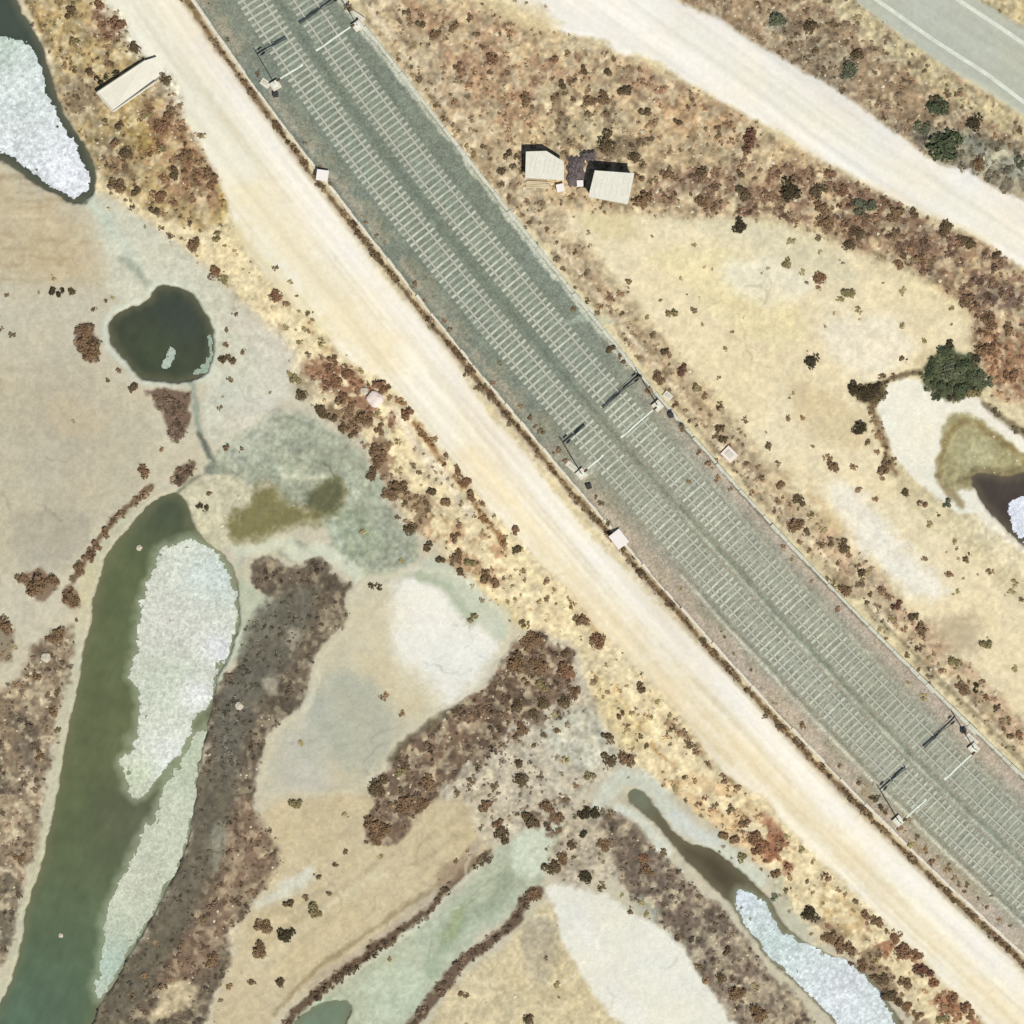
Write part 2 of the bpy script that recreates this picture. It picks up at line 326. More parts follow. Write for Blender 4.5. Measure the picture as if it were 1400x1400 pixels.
# -- west side: verge beside the western dirt track
VERGE = [(128,255),(200,300),(255,345),(300,380),(350,430),(385,470),(400,520),(440,560),(500,600),(535,650),(545,700),(600,750),(640,800),(700,850),(745,868),(790,890),(800,950),(830,1000),(860,1045),(900,1068),(950,1110),(1000,1150),(1045,1185),(1080,1240),(1120,1288),(1170,1306),(1215,1340),(1260,1410),(1380,1600),(1540,1620)] + [tuple(p) for p in TRK_L[::-1][2:-4]]
paint(VERGE, (226, 209, 171), 7, 1, 8, veg=0.9, vc=(130,104,72), var=0.7)
# scrub by the slab, top left
paint([(20,-60),(150,-10),(178,28),(182,50),(196,72),(240,106),(250,132),(256,166),(284,216),(308,262),(308,300),(280,320),(230,300),(180,270),(135,240),(105,190),(85,140),(60,80),(40,30)], (176,154,112), 5, 1, 6, veg=3.0, vc=(118,94,68), var=1.0)
paint([(130,0),(160,20),(176,45),(150,60),(115,50)], (140,108,86), 8, 0.8, 8, veg=7, vc=(116,84,66))
paint([(80,100),(130,110),(135,150),(110,180),(85,150)], (136,118,94), 8, 0.8, 6, veg=6, vc=(108,88,70))
paint([(215,112),(250,132),(256,166),(284,216),(306,262),(300,290),(260,280),(225,260),(200,230),(180,180),(190,140)], (150,120,92), 8, 0.8, 8, veg=8, vc=(126,90,64), spk=(0.38,18,80))
paint([(180,150),(215,180),(210,220),(190,210),(165,170)], (164,142,84), 8, 0.7, 8)
paint([(130,190),(165,200),(185,250),(150,240)], (128,106,84), 8, 0.7, 8, veg=6, vc=(104,84,66))
stroke([(24,0),(44,35),(62,70),(72,100)], 10, (204,192,166), 3, 0.9, 4)
stroke([(36,0),(52,30),(70,60)], 6, (120,100,66), 3, 0.8, 4, veg=6)
# verge detail: brown belts along the track
for P, c, vd, vcol, sp in [
    ([(425,490),(470,500),(495,512),(520,545),(545,570),(530,590),(500,580),(470,550),(440,530),(400,505)], (136,100,76), 8, (124,86,66), 0.36),
    ([(390,505),(430,520),(430,545),(400,540)], (172,156,128), 2, (120,104,80), 0.3),
    ([(455,545),(500,560),(540,600),(545,640),(525,660),(500,620),(470,590),(440,565)], (126,102,80), 8, (106,84,66), 0.38),
    ([(520,650),(560,655),(600,690),(600,720),(560,725),(530,690)], (138,114,88), 7, (106,88,68), 0.42),
    ([(580,700),(640,720),(690,745),(690,790),(660,810),(620,780),(585,745)], (164,132,100), 6, (116,90,66), 0.46),
    ([(640,780),(700,830),(740,860),(700,860),(660,820)], (208,190,146), 3, (116,96,70), 0.42),
    ([(800,900),(860,960),(900,1010),(860,1030),(820,990)], (216,196,150), 2, (120,98,68), 0.34),
    ([(880,1040),(960,1060),(1020,1085),(1060,1130),(1090,1180),(1060,1200),(1000,1150),(940,1100)], (196,168,128), 5, (122,90,62), 0.44),
    ([(1040,1100),(1062,1125),(1090,1180),(1070,1200),(1030,1150)], (140,96,72), 7, (120,80,60), 0.4),
    ([(1090,1240),(1160,1260),(1220,1300),(1250,1370),(1290,1420),(1230,1420),(1200,1350),(1140,1300)], (132,112,88), 7, (100,80,64), 0.42),
    ([(1170,1240),(1230,1285),(1290,1345),(1345,1400),(1400,1480),(1330,1480),(1280,1370),(1210,1310)], (140,96,70), 8, (120,78,56), 0.43),
    ([(1120,1200),(1180,1240),(1180,1290),(1120,1250)], (196,172,128), 2, (120,96,66), 0.3)]:
    paint(P, c, 7, 0.85, 9, veg=vd, vc=vcol, spk=(sp, 18, 85))
stroke([(375,375),(405,415),(425,450),(455,490)], 8, (150,120,80), 4, 0.5, 6, veg=4, vc=(126,92,60), spk=(0.5,16,86))
stroke([(525,528),(552,560),(575,592),(605,630),(635,668),(655,700),(690,745)], 9, (128,94,62), 3, 0.85, 5, veg=9, vc=(116,82,54), spk=(0.42,20,87))
stroke([(540,565),(570,610),(610,655),(640,700)], 12, (228,214,190), 4, 0.8, 5)
stroke([(700,760),(760,815),(800,850)], 10, (222,206,160), 4, 0.6, 5)
stroke([(775,792),(800,835),(815,865)], 8, (168,134,96), 3, 0.7, 4)
stroke([(842,940),(860,980),(890,1020),(930,1050)], 6, (170,136,88), 3, 0.7, 5, veg=4, spk=(0.46,18,88))
stroke([(915,990),(945,1010),(968,1045),(1000,1068)], 8, (132,106,78), 3, 0.8, 4, veg=8, spk=(0.42,20,89))
stroke([(300,255),(306,285),(300,300)], 8, (190,164,96), 4, 0.6, 4)
# -- mud flats
paint([(-60,230),(40,262),(100,290),(125,340),(135,385),(60,410),(-60,400)], (194,179,149), 26, 0.9, 14)
for k in range(16):
    y = 225 + k * 11; x0 = random.uniform(-40, 40)
    stroke([(x0, y + 15), (x0 + random.uniform(50, 110), y + 18 + random.uniform(-3, 3))], random.uniform(2, 5), random.choice([(168,148,114),(214,200,170),(162,142,112)]), 3, 0.45, 7)
paint([(-60,440),(60,420),(150,520),(200,560),(220,620),(190,660),(130,730),(60,780),(-60,780)], (186,178,156), 16, 0.7, 12)
paint([(20,480),(100,500),(150,560),(140,640),(80,700),(20,640)], (184,176,158), 16, 0.5, 10)
paint([(70,540),(150,560),(140,600),(60,590)], (192,178,152), 14, 0.6, 8)
paint([(0,700),(110,700),(130,720),(90,780),(30,775)], (170,164,148), 14, 0.7, 8)
paint([(-60,380),(130,380),(150,500),(-60,480)], (196,190,172), 16, 0.5, 10)
paint([(112,262),(142,268),(200,305),(262,348),(300,385),(330,430),(395,470),(395,530),(370,560),(330,590),(300,610),(280,600),(275,540),(296,500),(298,450),(280,415),(262,398),(230,388),(205,398),(170,415),(150,400),(140,330)], (204,202,184), 8, 1, 6, var=0.3)
stroke([(120,268),(135,290),(160,320),(185,360)], 16, (196,204,188), 6, 0.8, 5)
stroke([(168,352),(190,375),(212,398)], 9, (158,164,148), 5, 0.9, 4)
s_, d_ = sdf_poly(W_ROUND, 40)
lay(s_, np.clip(1 - np.abs(d_ - 6) / 8, 0, 1) * 0.95, (204,208,192))
stroke([(330,440),(390,480),(380,530),(330,570)], 40, (210,202,186), 14, 0.6, 8)
paint([(98,452),(110,439),(121,440),(129,455),(138,470),(133,496),(118,496),(104,476)], (112,94,78), 2.5, 1, 3, veg=9, vc=(106,88,72))
paint([(198,531),(262,531),(262,545),(258,560),(263,572),(252,592),(238,607),(228,592),(222,566),(205,546)], (110,92,78), 2.5, 1, 4, veg=9, vc=(104,86,72))
paint([(230,662),(240,640),(262,628),(271,632),(262,650),(248,663)], (106,90,74), 2, 1, 2, veg=9, vc=(102,84,68))
stroke([(262,522),(267,555),(272,590),(285,622),(300,640)], 9, (150,158,142), 3, 0.9, 2)
stroke([(274,595),(287,625),(300,636)], 7, (96,98,88), 3, 0.85, 2)
paint([(280,634),(300,628),(328,640),(322,652),(280,650)], (118,124,110), 4, 0.9, 4)
stroke([(272,650),(262,660),(245,672)], 6, (110,112,92), 3, 0.8, 3)
# levee and western bank of the long pond
stroke([(206,663),(196,676),(180,690),(160,708),(140,732),(122,760),(102,792)], 9, (112,94,74), 2.5, 1, 5, veg=9, vc=(106,86,66))
stroke([(196,690),(168,712),(145,745),(130,775),(117,820),(110,870),(98,930),(88,985),(80,1040),(72,1095),(60,1145),(50,1190),(33,1222),(26,1290),(8,1345),(-30,1420)], 11, (194,190,164), 3, 0.95, 4, veg=0)
stroke([(124,780),(118,800),(114,820)], 16, (200,192,160), 4, 0.9, 3)
paint([(28,782),(55,776),(80,790),(76,812),(58,826),(44,815)], (118,98,80), 3, 0.9, 6, veg=8, vc=(108,88,70))
paint([(88,805),(104,800),(110,825),(100,836),(86,826)], (112,92,74), 3, 0.9, 4, veg=8, vc=(104,84,66))
paint([(60,865),(104,858),(104,890),(94,920),(85,960),(74,1010),(62,1080),(50,1140),(30,1200),(20,1280),(-5,1330),(-80,1400),(-200,1400),(-200,960),(-20,950),(20,940),(35,900)], (136,119,98), 6, 1, 10, veg=4.5, vc=(106,90,74), var=1.0)
paint([(-60,840),(10,840),(20,900),(-10,910),(-60,900)], (128,114,94), 5, 0.85, 8, veg=6)
paint([(-60,970),(30,970),(60,1000),(50,1060),(20,1100),(-60,1080)], (98,88,76), 8, 0.7, 8, veg=8, vc=(86,76,64), spk=(0.42,20,90))
paint([(48,930),(74,935),(72,965),(52,960)], (188,170,142), 5, 0.9, 6, veg=0.5)
paint([(-20,1085),(35,1090),(32,1130),(15,1160),(-20,1150)], (172,152,124), 7, 0.85, 8, veg=1, spk=(0.4,14,91))
stroke([(40,1050),(46,1075)], 8, (180,164,138), 4, 0.8)
stroke([(-10,1190),(14,1190)], 5, (200,190,168), 2, 0.8)
paint([(-60,1200),(28,1195),(22,1280),(-10,1320),(-60,1380)], (104,98,82), 7, 0.7, 6)
# mud between the ponds
paint([(250,668),(285,650),(330,650),(350,668),(345,690),(322,695),(312,715),(318,745),(300,752),(280,735),(262,716),(256,690)], (200,194,168), 5, 1, 4, var=0.5)
paint([(298,622),(338,588),(368,566),(420,566),(450,586),(482,603),(512,640),(528,690),(552,722),(578,748),(562,784),(520,790),(490,780),(470,768),(442,722),(470,690),(468,654),(438,665),(420,698),(388,690),(372,655),(345,668),(330,650),(290,642)], (162,166,146), 9, 1, 8, var=0.65)
paint([(300,622),(340,590),(365,568),(380,590),(350,620),(330,645)], (186,188,172), 8, 0.7, 6)
paint([(430,690),(480,680),(520,720),(530,760),(480,770),(450,740)], (154,162,136), 10, 0.7, 8)
for a in range(30):
    x = random.uniform(330, 540); y = random.uniform(590, 760)
    stroke([(x, y), (x + random.uniform(-25, 25), y + random.uniform(4, 25))], random.uniform(3, 8), random.choice([(188,196,176),(132,144,124),(176,178,156),(168,180,160)]), 4, 0.55, 5)
stroke([(388,648),(420,655),(440,650)], 7, (206,206,184), 4, 0.8, 4)
stroke([(325,752),(350,750),(395,740),(405,760),(420,758),(440,750),(470,772),(490,790)], 16, (204,206,184), 4, 0.95, 5)
stroke([(458,690),(456,725),(465,745)], 8, (196,202,184), 4, 0.8, 4)
paint([(326,775),(345,800),(380,826),(378,850),(350,876),(312,910),(296,940),(300,900),(326,850)], (184,189,166), 4, 0.95, 4, veg=0, var=0.2)
stroke([(330,865),(312,905),(296,930)], 7, (206,209,194), 3, 0.8, 3)
paint(W_OLIVE, (128,122,84), 11, 1, 8, var=0.28)
paint([(410,690),(440,664),(468,655),(468,690),(446,708)], (94,96,72), 9, 0.85, 6)
# dark marsh scrub
PB = [(345,768),(365,761),(395,775),(417,777),(422,762),(440,765),(457,787),(483,800),(472,812),(476,840),(468,853),(447,875),(425,907),(420,940),(415,963),(395,978),(375,988),(365,1006),(360,1028),(350,1055),(346,1105),(352,1132),(385,1158),(390,1172),(362,1214),(342,1232),(332,1262),(312,1290),(322,1312),(300,1346),(285,1382),(272,1420),(200,1600),(30,1600),(124,1403),(158,1343),(192,1286),(224,1230),(254,1162),(266,1107),(274,1052),(283,996),(292,962),(310,918),(350,880),(382,852),(382,822),(350,802)]
paint(PB, (102,91,77), 3, 1, 7, veg=4.5, vc=(92,80,66), var=0.8)
paint([(350,830),(400,800),(440,800),(420,860),(370,940),(330,1020),(320,1100),(280,1120),(290,990),(320,915)], (100,97,86), 10, 0.85, 10, veg=4.5, vc=(92,88,76), var=0.6)
paint([(330,1080),(380,1150),(370,1200),(330,1230),(300,1300),(260,1350),(210,1370),(230,1310),(280,1240),(310,1160)], (128,106,88), 12, 0.8, 10, veg=5.5, vc=(104,84,68))
paint([(276,1050),(315,1040),(305,1150),(266,1240),(222,1320),(176,1385),(110,1450),(128,1402),(162,1343),(226,1232),(258,1160)], (101,95,81), 8, 0.85, 10, veg=3, vc=(92,86,72), var=0.6)
paint([(395,855),(410,865),(402,890),(392,880)], (176,166,150), 4, 0.8, 3, veg=0.5)
paint([(358,920),(380,925),(375,955),(362,950)], (176,168,150), 4, 0.7, 4, veg=0.5)
paint([(285,1125),(305,1120),(310,1145),(298,1195),(290,1190)], (138,136,120), 5, 0.7, 4)
paint([(305,1275),(330,1260),(345,1270),(335,1285),(310,1290)], (206,194,172), 4, 0.9, 4, veg=0.3)
paint([(228,1345),(255,1338),(275,1350),(260,1375),(225,1395),(205,1400),(215,1370)], (196,180,148), 5, 0.95, 4, veg=0.4)
paint([(302,1350),(345,1310),(360,1340),(330,1400),(280,1420)], (196,184,158), 5, 0.9, 4, veg=0.4)
# pan in the middle
PAN = [(485,800),(500,788),(540,780),(570,770),(610,775),(640,790),(680,825),(702,850),(704,872),(697,888),(663,924),(651,951),(620,964),(597,979),(580,994),(562,1007),(540,1024),(533,1052),(500,1082),(450,1095),(400,1090),(362,1095),(350,1078),(360,1030),(366,1008),(376,990),(396,980),(417,965),(422,940),(427,908),(450,877),(470,855),(478,840),(474,815)]
paint(PAN, (198, 191, 168), 3, 1, 4, var=0.14)
paint([(540,790),(575,780),(640,830),(690,880),(660,922),(640,948),(600,970),(575,955),(545,930),(530,880),(528,830)], (231,228,218), 18, 1, 10, var=0.1)
paint([(490,815),(530,800),(540,850),(530,900),(470,890),(455,880)], (206,196,170), 18, 0.8, 12)
paint([(490,890),(540,895),(585,930),(600,960),(570,985),(520,960),(480,930)], (208,196,164), 24, 0.8, 12)
paint([(440,920),(500,920),(540,970),(540,1020),(500,1060),(450,1040),(420,990)], (177,178,162), 20, 0.9, 12)
paint([(375,1000),(440,990),(450,1050),(400,1080),(360,1075)], (188,186,172), 22, 0.8, 12)
paint([(395,1050),(440,1040),(460,1080),(410,1092)], (196,192,180), 12, 0.7, 8)
paint([(570,770),(600,760),(650,800),(700,850),(690,880),(660,860),(630,820),(590,795)], (196,202,184), 8, 0.85, 6)
stroke([(575,788),(610,800),(630,830),(645,850)], 13, (168,178,156), 6, 0.8, 4)
stroke([(495,785),(530,780),(560,790),(600,785)], 6, (176,180,150), 4, 0.7, 4)
s_, d_ = sdf_poly(PAN, 30); lay(s_, np.clip(1 - np.abs(d_ + 6) / 5, 0, 1) * 0.35, (222,212,186))
# south fields
paint([(350,1095),(480,1085),(540,1100),(640,1080),(700,1090),(690,1130),(660,1175),(590,1235),(500,1295),(420,1350),(375,1400),(300,1480),(280,1420),(340,1240),(390,1175)], (201,186,154), 10, 1, 8, var=0.25)
for k in range(46):
    x = random.uniform(380, 680); y = random.uniform(1100, 1390)
    if x + y < 1480 or x * 0.62 + y > 1590: continue
    L = random.uniform(30, 110)
    stroke([(x, y), (x - L * 0.8, y + L * 0.55)], random.uniform(3, 8), random.choice([(204,192,160),(176,162,132),(206,192,152),(186,172,136)]), 5, 0.5, 4)
stroke([(355,1235),(395,1212),(420,1195)], 18, (214,212,196), 7, 0.85, 6)
stroke([(350,1320),(380,1300),(430,1250),(480,1215),(530,1190)], 9, (210,200,170), 5, 0.6, 5)
stroke([(672,1140),(640,1160),(625,1185),(590,1218),(562,1232),(520,1265),(480,1290),(440,1320),(400,1355),(375,1385)], 7, (150,136,106), 3, 0.7, 3)
stroke([(655,1150),(620,1200),(575,1240),(525,1280),(470,1320),(425,1350)], 14, (182,170,150), 4, 0.8, 4)
stroke([(664,1170),(638,1190),(602,1222),(588,1245),(562,1262),(540,1280),(502,1302),(476,1327),(445,1347),(420,1368),(396,1393),(340,1460)], 12, (98,82,66), 3, 1, 5, veg=8, vc=(86,72,56))  # brown scrubby bank, its shadow painted into the dark colour
paint([(590,1190),(640,1170),(660,1172),(620,1210),(600,1225)], (150,128,104), 6, 0.7, 6, veg=4)
GCH = [(692,1142),(720,1128),(745,1120),(772,1128),(768,1150),(752,1170),(744,1190),(742,1210),(722,1222),(702,1246),(662,1272),(632,1302),(612,1342),(592,1378),(566,1402),(480,1480),(330,1480),(402,1400),(440,1365),(500,1318),(560,1276),(612,1232),(660,1186)]
paint(GCH, (181,187,165), 8, 1, 6, var=0.3)
stroke([(700,1190),(680,1230),(640,1250),(610,1280)], 26, (154,163,140), 12, 0.75, 8)
stroke([(630,1260),(600,1300),(590,1330)], 18, (152,166,142), 8, 0.6, 8)
paint([(600,1290),(620,1240),(640,1240),(625,1280)], (160,168,128), 8, 0.7, 5)
paint([(500,1330),(560,1310),(585,1350),(560,1390),(490,1400)], (188,198,178), 10, 0.8, 8)
stroke([(655,1184),(610,1228),(585,1255),(560,1276),(505,1315),(470,1340)], 5, (206,206,186), 2, 0.7, 3)
stroke([(405,1398),(430,1376),(450,1366)], 4, (160,176,158), 2, 0.8, 2)
paint([(700,1140),(740,1124),(768,1132),(750,1170),(742,1200),(700,1200)], (208,214,196), 6, 0.8, 5)
stroke([(738,1218),(722,1225),(704,1262),(664,1290),(626,1322),(610,1345),(590,1368),(566,1396),(530,1440)], 15, (102,86,72), 3, 1, 5, veg=8, vc=(92,76,62))
paint([(740,1235),(760,1235),(775,1290),(805,1350),(850,1405),(900,1480),(540,1480),(590,1395),(615,1355),(640,1330),(690,1295),(710,1270)], (204,190,156), 5, 1, 5, var=0.5, veg=0.1)
paint([(715,1255),(750,1250),(765,1290),(760,1330),(735,1350),(712,1320)], (180,170,148), 8, 0.8, 6)
PAN2 = [(742,1212),(760,1205),(800,1214),(840,1226),(862,1250),(900,1264),(922,1282),(942,1302),(951,1334),(976,1358),(1001,1390),(1060,1480),(900,1480),(850,1402),(812,1360),(788,1320),(772,1290),(758,1240)]
paint(PAN2, (228,225,212), 4, 1, 4, var=0.1, veg=0)
stroke([(790,1250),(810,1290),(840,1350),(870,1400)], 20, (230,227,219), 14, 0.8, 4)
# speckled ground and scrub between the pan and the creek
paint([(700,870),(730,858),(780,880),(800,930),(830,1000),(850,1050),(800,1080),(760,1130),(700,1140),(660,1160),(640,1090),(600,1090),(640,1030),(720,970)], (192,182,162), 7, 1, 8, veg=2.0, vc=(94,78,62), var=0.8)
paint([(730,990),(810,960),(835,1010),(845,1050),(790,1060),(760,1030)], (196,194,176), 10, 0.8, 6, veg=0.4)
PBB = [(703,884),(712,868),(738,860),(760,886),(788,888),(786,925),(760,960),(705,992),(655,1032),(605,1082),(572,1112),(548,1152),(505,1156),(496,1130),(520,1096),(500,1082),(535,1044),(562,1012),(612,972),(662,938)]
paint(PBB, (120,101,84), 3, 1, 8, veg=6, vc=(100,84,68), var=1.0)
paint([(640,970),(700,930),(700,960),(640,1010),(600,1060),(560,1090),(570,1040)], (130,104,82), 8, 0.6, 8, spk=(0.45,20,95))
stroke([(535,1040),(562,1010),(600,980),(640,960)], 10, (86,76,58), 4, 0.7, 4)
paint([(660,940),(740,900),(790,920),(770,980),(700,1010),(650,1060),(620,1090),(660,1010)], (104,86,70), 6, 0.7, 10, veg=7, spk=(0.5,16,96))
paint([(690,1120),(720,1105),(780,1080),(800,1100),(770,1150),(730,1130)], (104,86,72), 5, 0.85, 7, veg=8, vc=(84,70,56), spk=(0.48,14,97))
paint([(745,1180),(790,1090),(830,1100),(850,1180),(830,1210),(780,1215)], (188,176,156), 7, 0.9, 6, veg=1.5, vc=(92,76,62), var=0.9)
PBR = [(822,1102),(845,1108),(880,1138),(900,1160),(946,1212),(986,1236),(1006,1262),(1022,1292),(1062,1342),(1102,1382),(1122,1404),(1180,1600),(1080,1600),(1006,1400),(1000,1387),(976,1352),(951,1328),(941,1297),(916,1276),(896,1256),(870,1226),(842,1206),(840,1172),(832,1150),(816,1130)]
paint(PBR, (118,104,90), 4, 1, 9, veg=5, vc=(98,84,70), var=1.0)
paint([(960,1280),(1010,1270),(1060,1350),(1110,1400),(1020,1400),(970,1330)], (168,154,134), 5, 0.8, 10, veg=2, spk=(0.5,13,98))
paint([(870,1220),(900,1240),(900,1260),(870,1250)], (176,178,160), 4, 0.8, 6, veg=1)
# banks of the creek
stroke([(820,1098),(838,1075),(860,1060),(880,1066),(905,1090),(925,1120),(945,1140),(985,1155),(1010,1180),(1040,1205)], 20, (204,206,190), 5, 0.9, 5, veg=0.2)
stroke([(925,1115),(950,1138),(975,1145)], 18, (208,210,204), 6, 0.8, 5)
stroke([(845,1105),(870,1115),(895,1145),(915,1165)], 12, (212,214,200), 4, 0.9, 4)
stroke([(928,1178),(950,1205),(968,1222)], 9, (196,190,170), 3, 0.85, 4)
stroke([(1060,1200),(1075,1250),(1100,1270)], 20, (188,186,164), 6, 0.7, 8)

# dark rims under water edges, then pond floors
for P, c in [(W_NW,(62,66,54)), (W_LONG,(80,84,60)), (W_ROUND,(64,66,52)), (W_CREEK,(84,80,62)), (W_NE,(58,50,52)), (W_SOUTH,(118,132,112))]:
    paint(P, c, 2, 1, 0, veg=0)
# -- dirt tracks, road and railway bed
paint(DIRT_W, (240,232,214), 4, 1, 3, warp=0.5, veg=0, var=0.03)
mid = [(300,180),(340,260),(400,340),(460,420),(520,490),(580,555),(640,620),(700,690),(760,765),(820,830),(880,890),(950,960),(1020,1030),(1080,1090),(1150,1160),(1220,1230),(1300,1310),(1400,1410)]
stroke(mid[1:5], 50, (229,214,176), 26, 0.6, 10)
stroke(mid[6:], 26, (230,213,176), 22, 0.75, 8)
stroke([(760,790),(830,860),(900,930),(1000,1040)], 16, (224,204,166), 14, 0.6, 8)
stroke([(170,0),(220,80),(270,140),(330,220)], 60, (229,226,210), 22, 0.8, 8)
stroke([tuple(p + np.array((-14, 10))) for p in TRK_R[2:-1]], 18, (237,230,221), 12, 0.8, 6)
stroke([(310,300),(345,345),(400,405),(450,455)], 18, (222,206,160), 14, 0.6, 8)
paint(DIRT_E, (240,234,224), 4, 1, 4, warp=0.7, veg=0, var=0.03)
stroke([(930,40),(1050,120),(1150,180),(1250,245),(1400,325)], 36, (236,231,216), 18, 0.8, 8)
stroke([(1060,182),(1150,232),(1250,282),(1350,330)], 6, (232,220,190), 4, 0.6, 4)
paint([(560,-80),(700,-10),(765,30),(750,50),(690,30),(620,0)], (216,198,158), 14, 0.9, 8, veg=0.6, var=0.5)
paint(ROAD, (187,189,175), 3, 1, 1.5, warp=0.3, veg=0, var=0.06)
# ballast: grey-green in the north, pinkish dust in the south
s_, d_ = sdf_poly(BED, 20, 0.15)
m_ = np.clip(0.5 - (d_ + 3 * (RAG[s_] - 0.5)) / 5, 0, 1)
lay(s_, m_, (126,133,119), veg=0, var=0.30)
tA = TA[::6]; tB = TB[::6]
_, dA0 = sdf_line([tuple(p) for p in tA], 200, 0.0); sA = slices(np.array(tA), 200)
DA = np.full((N, N), 500, np.float32); DA[sA] = dA0
_, dB0 = sdf_line([tuple(p) for p in tB], 200, 0.0); sB = slices(np.array(tB), 200)
DB = np.full((N, N), 500, np.float32); DB[sB] = dB0
inbed = np.zeros((N, N), np.float32); inbed[s_] = m_
al = (PX + PY)                                         # grows southwards along the line
south = sstep(1150, 1700, al + 120 * (fbm(PX, PY, 90, 41) - 0.5))
north = sstep(700, 350, al)
dmin = np.minimum(DA, DB)
shoulder = sstep(26, 44, dmin) * inbed
def lay_all(m, rgb): 
    COL[:] = COL * (1 - m[..., None]) + np.asarray(rgb, np.float32) * m[..., None]
lay_all(inbed * south * 0.95, (160,156,140))
lay_all(inbed * north * 0.5, (138,142,126))
outer = np.where(DA + DB > 62, 1.0, 0.0)
lay_all(shoulder * south * outer * 0.95, (186,172,154))
lay_all(shoulder * (1 - south) * outer * 0.55 * sstep(0.35, 0.65, fbm(PX, PY, 60, 44)), (128,136,124))
lay_all(inbed * (1 - outer) * sstep(24, 30, dmin) * 0.55, (108,120,104))
lay_all(inbed * sstep(24, 14, dmin) * 0.30, (162,169,150))
UP = offset(TROUGH_R, -1); UP = UP[UP[:, 1] < 500]
stroke([tuple(p) for p in UP[::12]], 11, (206,206,186), 2, 0.9, 5, 0.6)
# dust and weeds at the western edge of the bed
for k0, rgbk, wdk, opk in [(11, (178,164,144), 12, 0.6), (22, (150,146,122), 14, 0.5)]:
    P = [tuple(p) for p in offset(TROUGH_L, k0)[::15]]
    stroke(P, wdk, rgbk, 6, opk, 8, 0.5, spk=(0.45, 40, 101 + k0), veg=0.8, vc=(116,104,78))
for k0, wdk, rgbk, opk in [(-31, 4, (206,205,186), .8), (-25.5, 3, (134,134,116), .75), (27, 4, (196,198,178), .7), (84, 4, (188,188,168), .6), (33, 5, (132,138,120), .6)]:
    Q_ = offset(TA, k0); Q_ = Q_[Q_[:, 0] > 930]
    stroke([tuple(p) for p in Q_[::12]], wdk, rgbk, 1.5, opk, 2, 0.3)
for D_ in (DA, DB):                                     # rust and brake dust beside the rails
    COL[:] = COL * (1 - (0.34 * np.clip(1 - np.abs(D_ - 12) / 4.5, 0, 1) * inbed * (0.5 + RAG))[..., None]) + np.array([122, 108, 90], np.float32) * (0.34 * np.clip(1 - np.abs(D_ - 12) / 4.5, 0, 1) * inbed * (0.5 + RAG))[..., None]
# wheel ruts on the dirt tracks
for k0, wdk, opk in [(-40, 3, .30), (-55, 3.5, .42), (-62, 2.5, .3), (-77, 3.5, .4), (-92, 3, .3), (-69, 2, -.3), (-48, 2, -.3), (-84, 2, -.3)]:
    Q_ = offset(TROUGH_L, k0)[::14]; Q_ = Q_ + np.c_[np.sin(np.arange(len(Q_)) * .21 + k0) * 2.2, np.cos(np.arange(len(Q_)) * .17 + k0) * 1.6]
    stroke([tuple(p) for p in Q_], wdk, (212,198,170) if opk > 0 else (246,240,230), 2, abs(opk) * 0.65, 4, 0.4, spk=(0.42, 60, 190 + int(k0)))
for k0, wdk, opk in [(92, 3, .3), (108, 3.5, .35), (128, 3, .3), (100, 2, -.3)]:
    Q_ = offset(dense_pts(ROAD_LO, 12), -k0)
    stroke([tuple(p) for p in Q_], wdk, (216,207,188) if opk > 0 else (246,242,234), 2, abs(opk) * 0.6, 4, 0.4, spk=(0.42, 60, 300 + int(k0)))
# fine drainage threads on the flats and pans
for (cx_, cy_, rx_, ry_, nn) in [(80,600,120,120,12), (60,430,90,40,5), (230,340,50,40,4), (340,490,50,70,6), (420,640,110,60,12), (450,1010,70,60,6), (600,860,60,70,6), (500,1190,120,80,9), (650,1230,70,70,7), (860,1330,70,60,6), (690,1330,60,50,4), (1050,430,120,80,8)]:
    for _ in range(nn):
        x, y = cx_ + random.uniform(-rx_, rx_), cy_ + random.uniform(-ry_, ry_); a_ = random.uniform(0, 6.28); P = [(x, y)]
        for _k in range(random.randint(5, 12)):
            a_ += random.uniform(-.7, .7); x += 6 * math.cos(a_); y += 6 * math.sin(a_); P.append((x, y))
        q_ = COL[int((P[0][1] - LO) / STEP), int((P[0][0] - LO) / STEP)]
        stroke(P, random.uniform(1.2, 2.6), tuple(q_ * random.choice([0.80, 0.84, 1.10])), 1.2, 0.5, 2)
stroke([(768,441),(800,436),(838,440)], 8, (168,176,160), 3, 0.6, 3)
stroke([(795,648),(812,636),(800,650)], 14, (186,188,170), 5, 0.7, 4)
# grassy ditch between the dirt track and the western trough, pale lips
DITCH = offset(TROUGH_L, -9)
stroke([tuple(p) for p in DITCH[::12]], 7.5, (112,91,68), 2, 0.95, 4, 0.5, veg=15, vc=(90,73,52), var=0.6)
stroke([tuple(p) for p in offset(TROUGH_L, -15)[::12]], 5, (222,208,188), 2, 0.6, 3, 0.5, veg=0)
stroke([(200,-120),(252,-8),(262,10),(270,22)], 10, (132,116,84), 3, 0.8, 3, veg=6)
# southern weeds on the bed's western edge
stroke([(1175,1080),(1205,1108),(1250,1150),(1300,1190)], 9, (140,122,92), 4, 0.6, 6, veg=3, spk=(0.48,16,110))

